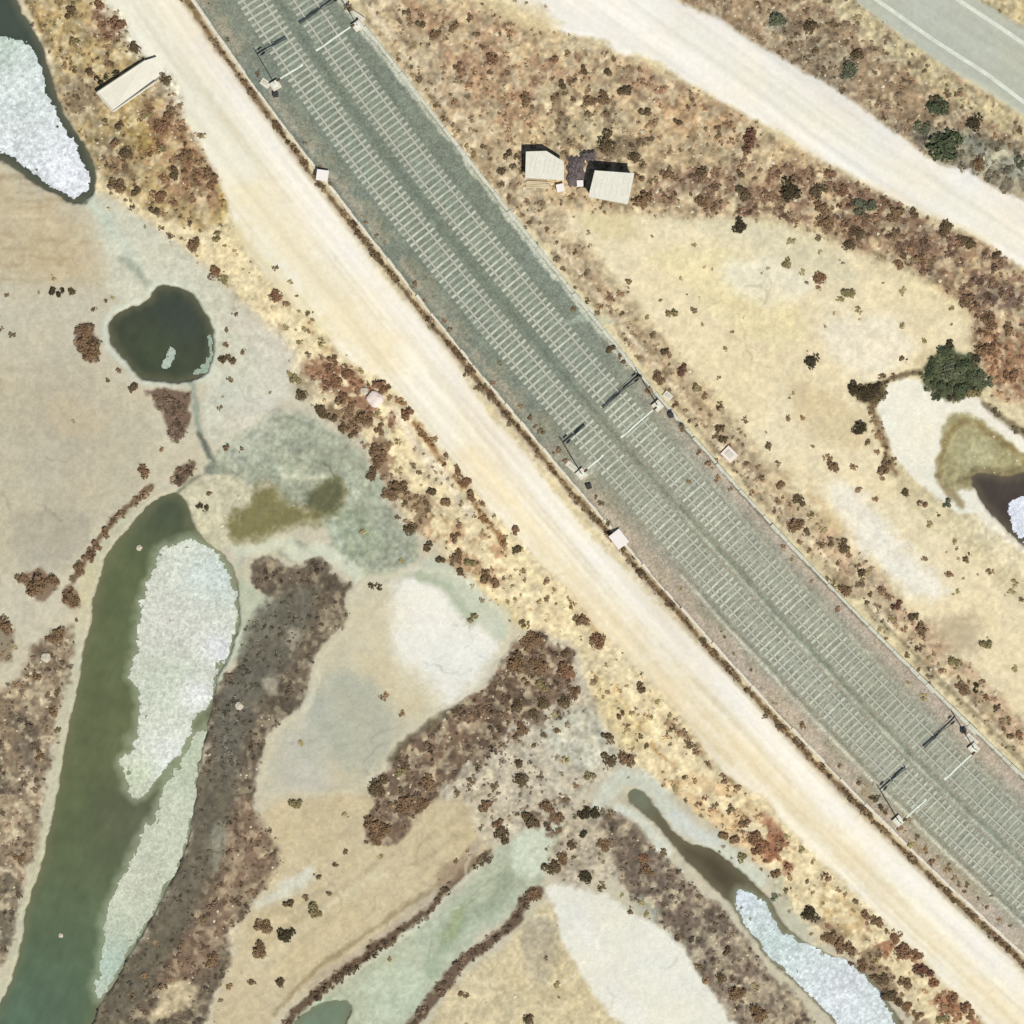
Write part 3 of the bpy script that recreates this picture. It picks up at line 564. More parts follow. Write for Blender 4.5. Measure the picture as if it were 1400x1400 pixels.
# wheel streaks along the tracks, drawn out along their direction
s1, d1 = sdf_line([tuple(p) for p in TROUGH_L[::12]], 200, 0.0)
along = (PX[s1] * 0.655 + PY[s1] * 0.755)
st = vnoise(d1 + 2 * (RAG[s1] - .5), along * 0.03, 4.5, 171) * 0.6 + vnoise(d1, along * 0.05, 10.0, 172) * 0.8 - 0.7
mt0 = np.zeros((N, N), np.float32); q1, q2 = sdf_poly(DIRT_W, 40, 0.5); mt0[q1] = np.clip(0.5 - q2 / 12, 0, 1)
COL[s1] *= (1 + (0.085 * mt0[s1] + 0.05 * inbed[s1]) * st)[..., None]
COL[s1] *= 1 - np.array([0, 0.015, 0.045], np.float32) * (mt0[s1] * np.clip(-st * 1.6, 0, 1))[..., None]
s1, d1 = sdf_line([tuple(p) for p in ROAD_LO], 260, 0.0)
along = (PX[s1] * 0.823 + PY[s1] * 0.568)
st = vnoise(d1 + 2 * (RAG[s1] - .5), along * 0.03, 4.5, 173) * 0.6 + vnoise(d1, along * 0.05, 10.0, 174) * 0.8 - 0.7
mt0[:] = 0
for P_, w_ in ((DIRT_E, 0.7), (ROAD, 0.3)):
    q1, q2 = sdf_poly(P_, 40, w_); mt0[q1] = np.maximum(mt0[q1], np.clip(0.5 - q2 / 12, 0, 1))
COL[s1] *= (1 + 0.07 * mt0[s1] * st)[..., None]

# bare pale patches between the plants, and a little less red in the scrub soils and plants
VC = VC.mean(2, keepdims=True) * 0.1 + VC * 0.9 + np.array([10, 8, 4], np.float32)
sc_ = np.clip((VEG - 1.5) / 2.5, 0, 1)[..., None]
g_ = COL.mean(2, keepdims=True)
COL = (COL * (1 - sc_ * 0.04) + g_ * sc_ * 0.04) * (1 + 0.07 * sc_)
bare = (sstep(0.53, 0.66, fbm(PX, PY, 10, 181, 2)) * np.clip((VAR - 0.6) / 0.3, 0, 1) * 0.85)[..., None]
COL = COL * (1 - bare) + (0.38 * COL + 0.62 * np.array([214, 200, 168], np.float32)) * bare
VEG *= 1 - 0.8 * bare[..., 0]
dk = (sstep(0.56, 0.68, fbm(PX, PY, 12, 185, 2)) * np.clip((VAR - 0.6) / 0.3, 0, 1) * 0.5)[..., None]
COL *= 1 - 0.22 * dk

# large and fine mottling of the soils
mott = (fbm(PX, PY, 120, 51) - 0.5) * 0.05 + (fbm(PX, PY, 11, 54, 3) - 0.5) * (0.02 + 0.40 * VAR) + (vnoise(PX, PY, 4.6, 57) - 0.5) * (0.01 + 0.28 * VAR) + (vnoise(PX, PY, 2.9, 59) - 0.5) * (0.01 + 0.14 * VAR)

COL *= (1 + mott)[..., None]
hue = (fbm(PX, PY, 60, 58) - 0.5)
COL[..., 0] *= 1 + 0.03 * hue; COL[..., 1] *= 1.004; COL[..., 2] *= 0.99 - 0.05 * hue
COL *= 1 + 0.0 * np.clip((COL.mean(2, keepdims=True) - 120) / 80, 0, 1)
grav = (rng.random((N, N)).astype(np.float32) - 0.5)
COL *= (1 + grav * (0.02 + 0.18 * inbed + 0.07 * VAR))[..., None]

# ---------------------------------------------------------------- heights
H = 0.16 * (fbm(PX, PY, 150, 71) - 0.5) + 0.10 * (fbm(PX, PY, 22, 75) - 0.5) * (0.3 + VAR)
fr = np.clip(COL.mean(2) / 255, 0, 1)
def hmix(P, h, soft, warp=1.0, m=40):
    s, d = sdf_poly(P, m, warp); k = np.clip(0.5 - d / (2 * soft), 0, 1); k = k * k * (3 - 2 * k)
    H[s] = H[s] * (1 - k) + h * k
hmix(DIRT_W, 0.10, 6, 0.5); hmix(DIRT_E, 0.08, 6, 0.7); hmix(ROAD, 0.22, 5, 0.3)
bedh = 0.50 * sstep(78, 40, dmin)
H = H * (1 - inbed) + (0.06 + bedh + 0.02 * grav) * inbed
sD, dD = sdf_line([tuple(p) for p in DITCH[::12]], 30, 0.3)
H[sD] -= 0.22 * np.clip(1 - dD / 8, 0, 1)
WLEV = -0.30
for P in (W_NW, W_LONG, W_ROUND, W_CREEK, W_NE, W_SOUTH):
    hmix(P, -0.85, 5)
edge = np.minimum(np.minimum(PX - LO, HI - PX), np.minimum(PY - LO, HI - PY))
H *= sstep(0, 60, edge)
VZ = lambda px, py: float(H[int(np.clip((py - LO) / STEP, 0, N - 1)), int(np.clip((px - LO) / STEP, 0, N - 1))])

# ---------------------------------------------------------------- ground sheets from the grid
ALB = alb(np.clip(COL, 20, 250)).astype(np.float32)
M_ground = new_mat('soil', rough=0.95, noise=0.06, scale=5.0, attr='soil_colour', bump=0.02, spec=0.1, noise2=0.03, scale2=16)
M_track = new_mat('pale_track_dust', rough=0.95, noise=0.035, scale=2.5, attr='soil_colour', bump=0.012, spec=0.1, noise2=0.02, scale2=12)
M_ballast = new_mat('ballast_stone', rough=0.9, noise=0.16, scale=13.0, attr='soil_colour', bump=0.05, spec=0.2, noise2=0.12, scale2=4)
M_asphalt = new_mat('worn_asphalt', rough=0.9, noise=0.05, scale=3.0, attr='soil_colour', bump=0.006, noise2=0.05, scale2=30)
idx = np.arange(N * N).reshape(N, N)
def grid_sheet(name, cells, mat, Z=None, colour=None):
    """One sheet made of the plan's grid cells where CELLS is true."""
    r, c = np.nonzero(cells)
    q = np.stack([idx[r + 1, c], idx[r + 1, c + 1], idx[r, c + 1], idx[r, c]], 1)
    used, inv = np.unique(q.ravel(), return_inverse=True)
    z = (H if Z is None else Z).ravel()[used] if not np.isscalar(Z) else np.full(len(used), Z)
    v = np.stack([(PX.ravel()[used] - 700) / PXM, (700 - PY.ravel()[used]) / PXM, z], 1).astype(np.float32)
    me = bpy.data.meshes.new(name)
    me.vertices.add(len(v)); me.vertices.foreach_set('co', v.ravel())
    me.loops.add(len(inv)); me.loops.foreach_set('vertex_index', inv.astype(np.int32))
    me.polygons.add(len(q)); me.polygons.foreach_set('loop_start', np.arange(0, 4 * len(q), 4, dtype=np.int32))
    me.polygons.foreach_set('use_smooth', np.ones(len(q), bool))
    me.update(calc_edges=True)
    a = me.color_attributes.new('soil_colour', 'FLOAT_COLOR', 'POINT')
    cc = (ALB if colour is None else colour).reshape(-1, 3)[used]
    a.data.foreach_set('color', np.c_[cc, np.ones(len(cc))].astype(np.float32).ravel())
    me.materials.append(mat)
    o = bpy.data.objects.new(name, me); col.objects.link(o)
    return o
def cellmask(P, warp, grow=0.0):
    s, d = sdf_poly(P, 40, warp); m = np.zeros((N, N), bool); m[s] = d < grow; return m[:-1, :-1]
mb = cellmask(BED, 0.15); mt = cellmask(DIRT_W, 0.5) & ~mb; me_ = cellmask(DIRT_E, 0.7) & ~mb; mr_ = cellmask(ROAD, 0.3) & ~me_
tag(grid_sheet('ground', ~(mb | mt | me_ | mr_), M_ground), 'salt marsh and scrub ground of tan soil, mud flats and white pans', 'ground', kind='structure')
tag(grid_sheet('dirt_track', mt, M_track), 'wide white dirt track running beside the railway on the marsh side', 'track', kind='structure')
tag(grid_sheet('dirt_track', me_, M_track), 'white dirt track between the scrub and the asphalt road', 'track', kind='structure')
road = tag(grid_sheet('asphalt_road', mr_, M_asphalt), 'worn grey asphalt road with two white edge lines', 'road', kind='structure')
tag(grid_sheet('ballast_bed', mb, M_ballast), 'grey green ballast bed carrying the two railway tracks', 'ballast', kind='structure')
# country beyond, one coarse ring out to the horizon
ring_in = (HI - LO) / 2 / PXM; R_ = [ring_in, 75, 110, 180, 320, 700, 1600, 4000]
rv = []; rf = []; nseg = 16
for R0 in R_:
    for sx, sy, dx, dy in ((-1,-1,1,0),(1,-1,0,1),(1,1,-1,0),(-1,1,0,-1)):
        for k in range(nseg): rv.append(((sx + dx * 2 * k / nseg) * R0, (sy + dy * 2 * k / nseg) * R0, 0.0))
n4 = nseg * 4
for i in range(len(R_) - 1):
    for k in range(n4): rf.append((i * n4 + k, i * n4 + (k + 1) % n4, (i + 1) * n4 + (k + 1) % n4, (i + 1) * n4 + k)[::-1])
M_far = new_mat('far_soil', tuple(alb((186,168,136))), 0.95, 0.35, 0.08, spec=0.1, detail=8)
tag(link_mesh('terrain', rv, rf, M_far), 'tan country stretching away beyond the marsh', 'terrain', kind='structure')

# ---------------------------------------------------------------- water and crusts
M_water = new_mat('murky_water', rough=0.10, noise=0.05, scale=1.2, attr='soil_colour', bump=0.004, spec=0.35, noise2=0.03, scale2=9)
def colour_field(fn):
    c = np.zeros((N, N, 3), np.float32); c[:] = fn; return c
def water(P, rgbs, label, name='water'):
    """rgbs: list of (x, y, radius, colour) blended over the first colour."""
    F = np.zeros((N, N, 3), np.float32); F[:] = rgbs[0]
    for (x, y, r, c) in rgbs[1:]:
        g = np.exp(-((PX - x) ** 2 + (PY - y) ** 2) / (r * r))[..., None]
        F = F * (1 - g) + np.asarray(c, np.float32) * g
    F = F * (1 + 0.16 * (fbm(PX, PY, 26, 131) - 0.5) + 0.05 * (vnoise(PX + 0.4 * PY, PY * 0.4, 5, 133) - .5))[..., None]
    s, d = sdf_poly(P, 40); k = (np.clip((d + 12 + 8 * (RAG[s] - .5)) / 14, 0, 1) * 0.55)[..., None]     # shallows show the muddy bottom
    F[s] = F[s] * (1 - k) + np.array((120,114,88), np.float32) * k
    for Cp in (C_LONG, C_LOW, C_NW, C_CREEK):                            # thin milky film drifting off the crusts
        if P is W_NW: break
        s, d = sdf_poly(Cp, 40); k = (np.clip(1 - (d - 2 + 10 * (RAG[s] - .5)) / 11, 0, 1) * 0.6)[..., None]
        F[s] = F[s] * (1 - k) + np.array((166,174,146), np.float32) * k
    o = grid_sheet(name, cellmask(P, 1.0, 7.0), M_water, WLEV, alb(F).astype(np.float32))
    return tag(o, label, 'water', kind='structure')
water(W_NW, [(68,76,66), (20,20,50,(72,82,72))], 'dark pond water round the white crust by the concrete slab')
water(W_ROUND, [(68,74,57), (240,440,40,(66,73,66)), (215,480,40,(72,80,60))], 'small dark heart shaped pond in the pale mud')
water(W_LONG, [(98,106,74), (230,700,50,(78,86,66)), (130,1000,60,(100,106,74)), (190,1130,60,(92,96,74)), (80,1330,130,(91,107,82)), (30,1400,80,(90,110,89))], 'long green pond curving along the mud flat')
water(W_CREEK, [(96,90,70), (875,1090,25,(112,122,104)), (980,1190,40,(84,76,58))], 'narrow dark creek ending in the white crusted inlet')
water(W_NE, [(74,66,60)], 'dark water at the tip of the eastern salt pool')
water(W_SOUTH, [(116,132,110)], 'grey green water at the end of the pale channel')

M_crust = new_mat('salt_crust', rough=0.85, noise=0.12, scale=3.5, attr='soil_colour', bump=0.03, spec=0.3, noise2=0.14, scale2=6.5)
def crust(P, rgb, blends, label, thr=0.32, speckle=0.16, rag=9, grow=0.0):
    s, d = sdf_poly(P, 40)
    q = fbm(PX[s], PY[s], 11, 141, 3)
    inside = np.zeros((N, N), bool)
    inside[s] = ((d - grow + rag * (RAG[s] - 0.5) * 2 + 5 * FINE[s]) < 0) & ~((q < thr) & (d > -9))
    F = np.zeros((N, N, 3), np.float32); F[:] = rgb
    for (x, y, r, c) in blends:
        g = np.exp(-((PX - x) ** 2 + (PY - y) ** 2) / (r * r))[..., None]; F = F * (1 - g) + np.asarray(c, np.float32) * g
    F = F * (1 + speckle * (vnoise(PX, PY, 4.0, 151) - 0.5) + 0.6 * speckle * grav + 0.12 * (fbm(PX, PY, 40, 153) - 0.5))[..., None]  # random light and dark speckle in the crust's own colour
    Z = WLEV + 0.03 + 0.02 * vnoise(PX, PY, 5, 155)
    o = grid_sheet('salt_crust', inside[:-1, :-1], M_crust, Z, alb(np.clip(F, 20, 250)).astype(np.float32))
    return tag(o, label, 'salt crust', kind='stuff')
crust(C_NW, (214,220,220), [(0,70,55,(186,202,186)), (100,240,60,(224,227,231)), (30,130,60,(208,216,212))], 'white speckled crust on the dark corner pond', 0.2, 0.22, 4)
crust(C_LONG, (203,206,188), [(290,790,50,(197,208,200)), (240,860,50,(205,205,194)), (300,890,26,(226,228,228)), (230,940,50,(196,204,184)), (270,950,25,(224,226,222)), (230,1040,40,(216,220,214)), (185,1060,30,(196,204,176))], 'broad white crust floating along the long green pond', 0.2, 0.16, 7)
crust(C_LOW, (192,198,176), [(255,1030,40,(180,190,164)), (190,1200,40,(196,200,178)), (150,1320,40,(178,196,178))], 'narrow pale green crust on the lower end of the long pond', 0.2, 0.12, 6)
crust(C_CREEK, (206,216,214), [(1150,1360,60,(216,222,224)), (1060,1290,40,(196,210,206)), (1015,1230,20,(208,218,224))], 'white crust filling the lower creek below the verge', 0.2, 0.2, 4, 3.5)
crust(C_NE, (222,226,234), [], 'white crust on the dark water of the eastern pool', 0.2, 0.15, 4)
crust([(222,500),(230,473),(238,476),(238,492),(230,505),(224,506)], (176,188,172), [], 'small pale painted glint on the dark heart shaped pond', 0.2, 0.1, 2)  # white glint on the pond, built as a thin pale sheet
crust([(284,455),(290,458),(291,490),(282,510),(264,513),(264,506),(278,500),(285,480)], (150,168,148), [], 'pale scum arc along the edge of the dark heart shaped pond', 0.3, 0.1, 2)

# ---------------------------------------------------------------- road markings
M_paint = new_mat('worn_white_paint', tuple(alb((214,218,203))), 0.7, 0.10, 5.0, noise2=0.10, scale2=1.5)
def strip(pts, wd, zoff, name, mat, parent=None):
    P = np.array(pts, float); T = np.gradient(P, axis=0); T /= np.hypot(T[:, 0], T[:, 1])[:, None]; n = np.c_[T[:, 1], -T[:, 0]]
    v = []; f = []
    for i, p in enumerate(P):
        for sgn in (-1, 1):
            q = p + sgn * n[i] * wd / 2; v.append((wx(q[0]), wy(q[1]), max(VZ(*q), VZ(*p)) + zoff))
    for i in range(len(P) - 1): f.append((2 * i, 2 * i + 1, 2 * i + 3, 2 * i + 2))
    o = link_mesh(name, v, f, mat, parent); 
    if o.data.polygons[0].normal.z < 0: o.data.flip_normals()
    return o
def dense(pts, st=4):
    P = np.array(pts, float); t = np.r_[0, np.cumsum(np.hypot(*np.diff(P, axis=0).T))]; k = np.arange(0, t[-1], st)
    return np.c_[np.interp(k, t, P[:, 0]), np.interp(k, t, P[:, 1])]
strip(dense([(950,-170),(1197,-1),(1275,54),(1350,102),(1400,140),(1500,208),(1590,268)]), 5.5, 0.012, 'edge_line', M_paint, road)
strip(dense([(1050,-175),(1310,0),(1362,34),(1400,60),(1500,127),(1590,188)]), 5.5, 0.012, 'edge_line', M_paint, road)

# ---------------------------------------------------------------- railway
M_sleeper = new_mat('concrete_sleeper', tuple(alb((187,193,174))), 0.9, 0.14, 3.0, noise2=0.16, scale2=0.9)
M_rail = new_mat('rusty_rail', tuple(alb((186,186,172))), 0.5, 0.1, 4.0)
M_clip = new_mat('dark_clip', tuple(alb((96,90,80))), 0.7, 0.1, 8.0)
_t = M_sleeper.node_tree; _oi = _t.nodes.new('ShaderNodeObjectInfo'); _mr = _t.nodes.new('ShaderNodeMapRange')
_mr.inputs['To Min'].default_value = 0.80; _mr.inputs['To Max'].default_value = 1.12
_b = next(n for n in _t.nodes if n.type == 'BSDF_PRINCIPLED'); _src = _b.inputs['Base Color'].links[0].from_socket
_sc = _t.nodes.new('ShaderNodeVectorMath'); _sc.operation = 'SCALE'
_t.links.new(_oi.outputs['Random'], _mr.inputs['Value']); _t.links.new(_src, _sc.inputs[0]); _t.links.new(_mr.outputs[0], _sc.inputs['Scale']); _t.links.new(_sc.outputs[0], _b.inputs['Base Color'])
RAIL_Z = 0.58
def sample(Q, spacing):
    t = np.r_[0, np.cumsum(np.hypot(*np.diff(Q, axis=0).T))]; k = np.arange(0, t[-1], spacing)
    X = np.interp(k, t, Q[:, 0]); Y = np.interp(k, t, Q[:, 1]); P = np.c_[X, Y]; T = np.gradient(P, axis=0)
    return P, np.arctan2(-T[:, 1], T[:, 0])
def sleeper_bm():
    m = MB()
    for sx in (-1, 1):
        m.prism([(-0.105, sx * 0.45), (0.105, sx * 0.45), (0.115, sx * 1.28), (-0.115, sx * 1.28)] if sx > 0 else [(-0.115, -1.28), (0.115, -1.28), (0.105, -0.45), (-0.105, -0.45)], -0.16, 0.03)
    m.box((0, 0, -0.075), (0.18, 0.9, 0.15))
    for sx in (-1, 1):
        for k in (-1, 1): m.box((0, sx * 0.7525 + k * 0.11, 0.045), (0.12, 0.06, 0.03))
    return m
def railway(Q, label):
    ok = (Q[:, 0] > LO + 4) & (Q[:, 0] < HI - 4) & (Q[:, 1] > LO + 4) & (Q[:, 1] < HI - 4); Q = Q[ok]
    P, A = sample(Q, 9.0)
    root = empty('railway_track', (wx(700), wy(700), 0)); tag(root, label, 'railway track')
    for sgn in (-1, 1):
        R = offset(Q, sgn * 0.7525 * PXM)[::4]; v = []; f = []
        T = np.gradient(R, axis=0); T /= np.hypot(T[:, 0], T[:, 1])[:, None]; n = np.c_[T[:, 1], -T[:, 0]]
        prof = [(-0.07, 0.03), (-0.07, 0.05), (-0.012, 0.06), (-0.012, 0.13), (-0.036, 0.14), (-0.036, 0.17), (0.036, 0.17), (0.036, 0.14), (0.012, 0.13), (0.012, 0.06), (0.07, 0.05), (0.07, 0.03)]
        K = len(prof)
        for i, p in enumerate(R):
            for (dx, dz) in prof:
                q = p + n[i] * dx * PXM; v.append((wx(q[0]), wy(q[1]), RAIL_Z + dz))
        for i in range(len(R) - 1):
            for k in range(K): f.append((i * K + k, i * K + (k + 1) % K, (i + 1) * K + (k + 1) % K, (i + 1) * K + k))
        link_mesh('rail', v, f, M_rail, root)
    inside = [i for i in range(len(P)) if -6 < P[i][0] < 1406 and -6 < P[i][1] < 1406]
    m0 = max(0, len(inside) // 2 - 50); pick = set(inside[m0:m0 + 100])
    first = None
    for i in sorted(pick):
        if first is None:
            first = sleeper_bm().build('sleeper', M_sleeper, root); o = first
        else:
            o = first.copy(); col.objects.link(o); o.parent = root
        j = random.uniform(-0.02, 0.02)
        o.location = (wx(P[i][0]), wy(P[i][1]), RAIL_Z + random.uniform(-0.015, 0.0)); o.rotation_euler = (0, 0, A[i] + j)
    bm = bmesh.new(); src = first.data
    for i in range(len(P)):
        if i in pick: continue
        b0 = len(bm.verts); bm.from_mesh(src); bm.verts.ensure_lookup_table()
        M = Matrix.Translation((wx(P[i][0]), wy(P[i][1]), RAIL_Z + random.uniform(-0.015, 0))) @ Matrix.Rotation(A[i] + random.uniform(-0.02, 0.02), 4, 'Z')
        bmesh.ops.transform(bm, matrix=M, verts=bm.verts[b0:])
    me = bpy.data.meshes.new('sleeper_run'); bm.to_mesh(me); bm.free(); me.materials.append(M_sleeper)
    o = bpy.data.objects.new('sleeper_run', me); col.objects.link(o); o.parent = root; o['kind'] = 'stuff'
    return root
railway(TA, 'railway track nearer the wide dirt track and the green pond')
railway(TB, 'railway track nearer the two white roofed huts')

# cable troughs
M_conc = new_mat('pale_concrete', tuple(alb((224,216,198))), 0.9, 0.08, 2.0, noise2=0.08, scale2=7)
M_conc2 = new_mat('grey_concrete', tuple(alb((206,206,188))), 0.9, 0.10, 2.0, noise2=0.10, scale2=7)
def trough(Q, wd, label, mat, gaps=()):
    ok = (Q[:, 0] > LO + 30) & (Q[:, 0] < HI - 30) & (Q[:, 1] > LO + 30) & (Q[:, 1] < HI - 30)
    P, A = sample(Q[ok], 16.0)
    root = empty('cable_trough', (0, 0, 0)); tag(root, label, 'cable trough')
    lids = MB(); body = MB()
    for i in range(len(P) - 1):
        h = VZ(*P[i])
        hid = any(a < P[i][0] < b for a, b in gaps) and random.random() < 0.55
        zz = h - (0.10 if hid else 0.0)
        body.box((wx(P[i][0]), wy(P[i][1]), zz - 0.07), (1.0, wd * 0.9, 0.2), A[i])
        lids.box((wx(P[i][0]), wy(P[i][1]), zz + 0.055 + random.uniform(0, .008)), (0.975, wd + random.uniform(-0.03, 0.03), 0.05), A[i] + random.uniform(-0.012, 0.012))
    body.build('channel', mat, root); lids.build('lid_row', mat, root)
    return root
trough(TROUGH_L, 0.30, 'pale concrete cable trough along the edge nearer the wide dirt track', M_conc, [(560,700),(860,930),(1040,1160)])
trough(TROUGH_R, 0.46, 'grey concrete cable trough along the edge nearer the huts', M_conc2, [(860,1130)])

# ---------------------------------------------------------------- overhead line masts
M_steel = new_mat('galvanised_steel', tuple(alb((232,240,224))), 0.6, 0.06, 3.0)
M_insul = new_mat('brown_insulator', (0.12, 0.07, 0.05), 0.4, 0.05, 3.0)
M_dark = new_mat('dark_box_paint', (0.03, 0.03, 0.028), 0.6, 0.1, 3.0)
def mast(base, tip, pad, label):
    b = Vector((wx(base[0]), wy(base[1]), 0)); t = Vector((wx(tip[0]), wy(tip[1]), 0)); d = t - b; L = d.length; rz = math.atan2(d.y, d.x)
    z0 = VZ(*base)
    root = empty('catenary_mast', (b.x, b.y, z0), rz); tag(root, label, 'mast', 'overhead line masts along the railway')
    HA = 5.9
    MB().box((0, 0, 0.10), (0.8, 0.8, 0.5)).build('foundation', M_conc, root, 0.02)
    p = MB()
    for sx in (-1, 1): p.box((0, sx * 0.045, 0.35 + 3.3), (0.07, 0.012, 6.6))
    p.box((0, 0, 0.35 + 3.3), (0.012, 0.078, 6.6)); p.box((0, 0, 0.37), (0.34, 0.34, 0.03))
    p.build('pole', M_steel, root)
    a = MB()
    a.bar((0, 0, HA + 0.55), (L * 0.92, 0, HA + 0.12), 0.022).bar((0.1, 0, HA - 0.55), (L * 0.95, 0, HA + 0.1), 0.026).bar((L * 0.55, 0, HA - 0.25), (L, 0, HA - 0.35), 0.04)
    a.box((L * 0.5, 0, HA + 0.02), (L, 0.12, 0.08)).box((L * 0.82, 0, HA + 0.03), (L * 0.36, 0.17, 0.07))
    a.bar((L * 0.7, 0, HA), (L * 0.7, 0, HA - 0.4), 0.025)
    a.build('cantilever', M_steel, root)
    for zz, xx in ((HA + 0.52, 0.26), (HA - 0.5, 0.3)):
        i = MB()
        i.bar((xx - 0.03, 0, zz), (xx + 0.34, 0, zz + 0.09), 0.03, 6)
        for k in range(5): i.bar((xx + k * 0.07, 0, zz - .01 + k * 0.02), (xx + k * 0.07 + 0.035, 0, zz + .01 + k * 0.02), 0.09, 8)
        i.build('insulator', M_insul, root)
    return root
mast((489,36), (434,74), 0, 'steel catenary mast by the weedy scrub edge, topmost on the hut side of the railway')
mast((377,117), (416,93), 0, 'steel catenary mast beside the dirt track, topmost on the pond side of the railway')
mast((899,555), (848,599), 0, 'steel catenary mast on the hut side, halfway along the railway')
mast((795,648), (824,623), 0, 'steel catenary mast on the dirt track side, halfway along the railway')
mast((1331,1023), (1287,1063), 0, 'steel catenary mast on the hut side, lowest along the railway')
mast((1228,1122), (1262,1090), 0, 'steel catenary mast on the dirt track side, lowest along the railway')

# ---------------------------------------------------------------- small trackside things
M_white = new_mat('white_enamel', tuple(alb((240,234,226))), 0.5, 0.04, 4.0)
M_greymetal = new_mat('grey_metal', tuple(alb((150,150,140))), 0.5, 0.06, 4.0)
def cabinet(px, py, rz, sx, sy, h, label):
    root = empty('trackside_cabinet', (wx(px), wy(py), VZ(px, py)), rz); tag(root, label, 'cabinet', 'white cabinets beside the railway')
    MB().box((0, 0, 0.06), (sx + 0.12, sy + 0.12, 0.14)).build('plinth', M_conc, root)
    MB().box((0, 0, 0.13 + h / 2), (sx, sy, h)).build('body', M_white, root, 0.015)
    MB().prism([(-sx/2-.06,-sy/2-.06),(sx/2+.06,-sy/2-.06),(sx/2+.06,sy/2+.06),(-sx/2-.06,sy/2+.06)], 0.131 + h, lambda p: 0.19 + h + 0.03 * p[0]).build('roof', M_white, root)
    dr = MB()
    for k in (-1, 1): dr.box((k * sx / 4, -sy / 2 - 0.012, 0.13 + h / 2), (sx / 2 - 0.05, 0.02, h - 0.1))
    dd = dr.build('door', M_white, root); MB().box((0.06, -sy / 2 - 0.035, 0.13 + h / 2), (0.03, 0.025, 0.14)).build('handle', M_greymetal, dd)
cabinet(441, 240, math.radians(-8), 0.9, 0.8, 0.6, 'small white trackside cabinet near the upper end of the dirt track')
cabinet(846, 737, math.radians(-52), 1.3, 1.0, 0.65, 'larger white trackside cabinet below the middle mast beside the dirt track')
def block(px, py, rz, dims, label, mat=None):
    root = empty('concrete_block', (wx(px), wy(py), VZ(px, py)), rz); tag(root, label, 'block', 'pale concrete blocks')
    MB().box((0, 0, dims[2] / 2 - 0.05), dims).build('slab', mat or M_conc, root, 0.03)
    MB().box((0, 0, dims[2] - 0.03), (dims[0] * 0.55, dims[1] * 0.5, 0.06)).build('cover', M_conc2, root, 0.01)
block(997, 621, math.radians(-45), (1.2, 1.0, 0.3), 'pinkish pale concrete block in the weeds, alone below the middle mast', new_mat('pink_concrete', tuple(alb((238,222,212))), 0.9, 0.05, 3))
block(913, 541, math.radians(-40), (0.8, 0.6, 0.22), 'pale concrete block beside the middle mast on the hut side')
block(488, 24, math.radians(-35), (1.3, 0.7, 0.16), 'pale concrete block beside the topmost mast on the hut side')
block(363, 114, math.radians(-35), (0.9, 0.6, 0.16), 'pale concrete block beside the topmost mast on the dirt track side')
block(784, 640, math.radians(-40), (1.5, 0.5, 0.14), 'pale long concrete block beside the middle mast on the dirt track side')
block(1328, 1011, math.radians(-40), (1.2, 0.6, 0.14), 'pale concrete block beside the lowest mast on the hut side')
def dark_box(px, py, rz, label):
    root = empty('equipment_box', (wx(px), wy(py), VZ(px, py)), rz); tag(root, label, 'equipment box', 'black equipment boxes beside the masts')
    MB().box((0, 0, 0.18), (0.42, 0.38, 0.28)).build('body', M_dark, root, 0.02)
    MB().box((0, 0, 0.34), (0.48, 0.44, 0.04)).build('lid', M_dark, root)
    f = MB()
    for sx in (-1, 1):
        for sy in (-1, 1): f.box((sx * 0.17, sy * 0.15, 0.01), (0.07, 0.07, 0.08))
    f.build('foot', M_greymetal, root)
dark_box(917, 568, 0.2, 'black equipment box below the middle mast on the hut side')
dark_box(805, 665, 0.3, 'black equipment box below the middle mast on the dirt track side')
dark_box(377, 130, 0.1, 'black equipment box below the topmost mast on the dirt track side')
dark_box(1317, 999, 0.0, 'black equipment box above the lowest mast on the hut side')

# concrete ramp slab at the top left
M_slab = new_mat('slab_concrete', tuple(alb((230,225,207))), 0.9, 0.05, 1.2, noise2=0.05, scale2=8)
ramp = empty('concrete_platform', (wx(172), wy(116), 0)); tag(ramp, 'long pale concrete platform jutting from the dirt track into brown scrub', 'platform')
def rel(p, c): return (wx(p[0]) - wx(c[0]), wy(p[1]) - wy(c[1]))
cc_ = (172, 116)
deck = [rel(p, cc_) for p in [(133,127),(155,152.5),(213,112),(226,98),(214,78),(199,83)]]
far = Vector(rel((144,140), cc_))
zt = lambda p: 0.74 if (Vector(p[:2]) - far).length < 3.0 else 0.13
MB().prism(deck, -0.3, lambda p: 0.72 if p[0] < 0 else (0.52 if (p[0] < 2.8) else 0.11)).build('deck', M_slab, ramp)
k = MB()
for a_, b_, za, zb in [((133,127),(199,83),.72,.52), ((155,152.5),(213,112),.72,.52), ((133,127),(155,152.5),.72,.72)]:
    a2 = Vector((*rel(a_, cc_), za + .03)); b2 = Vector((*rel(b_, cc_), zb + .03)); k.bar(a2, b2, 0.085, 4)
k.build('edge_kerb', M_slab, ramp)

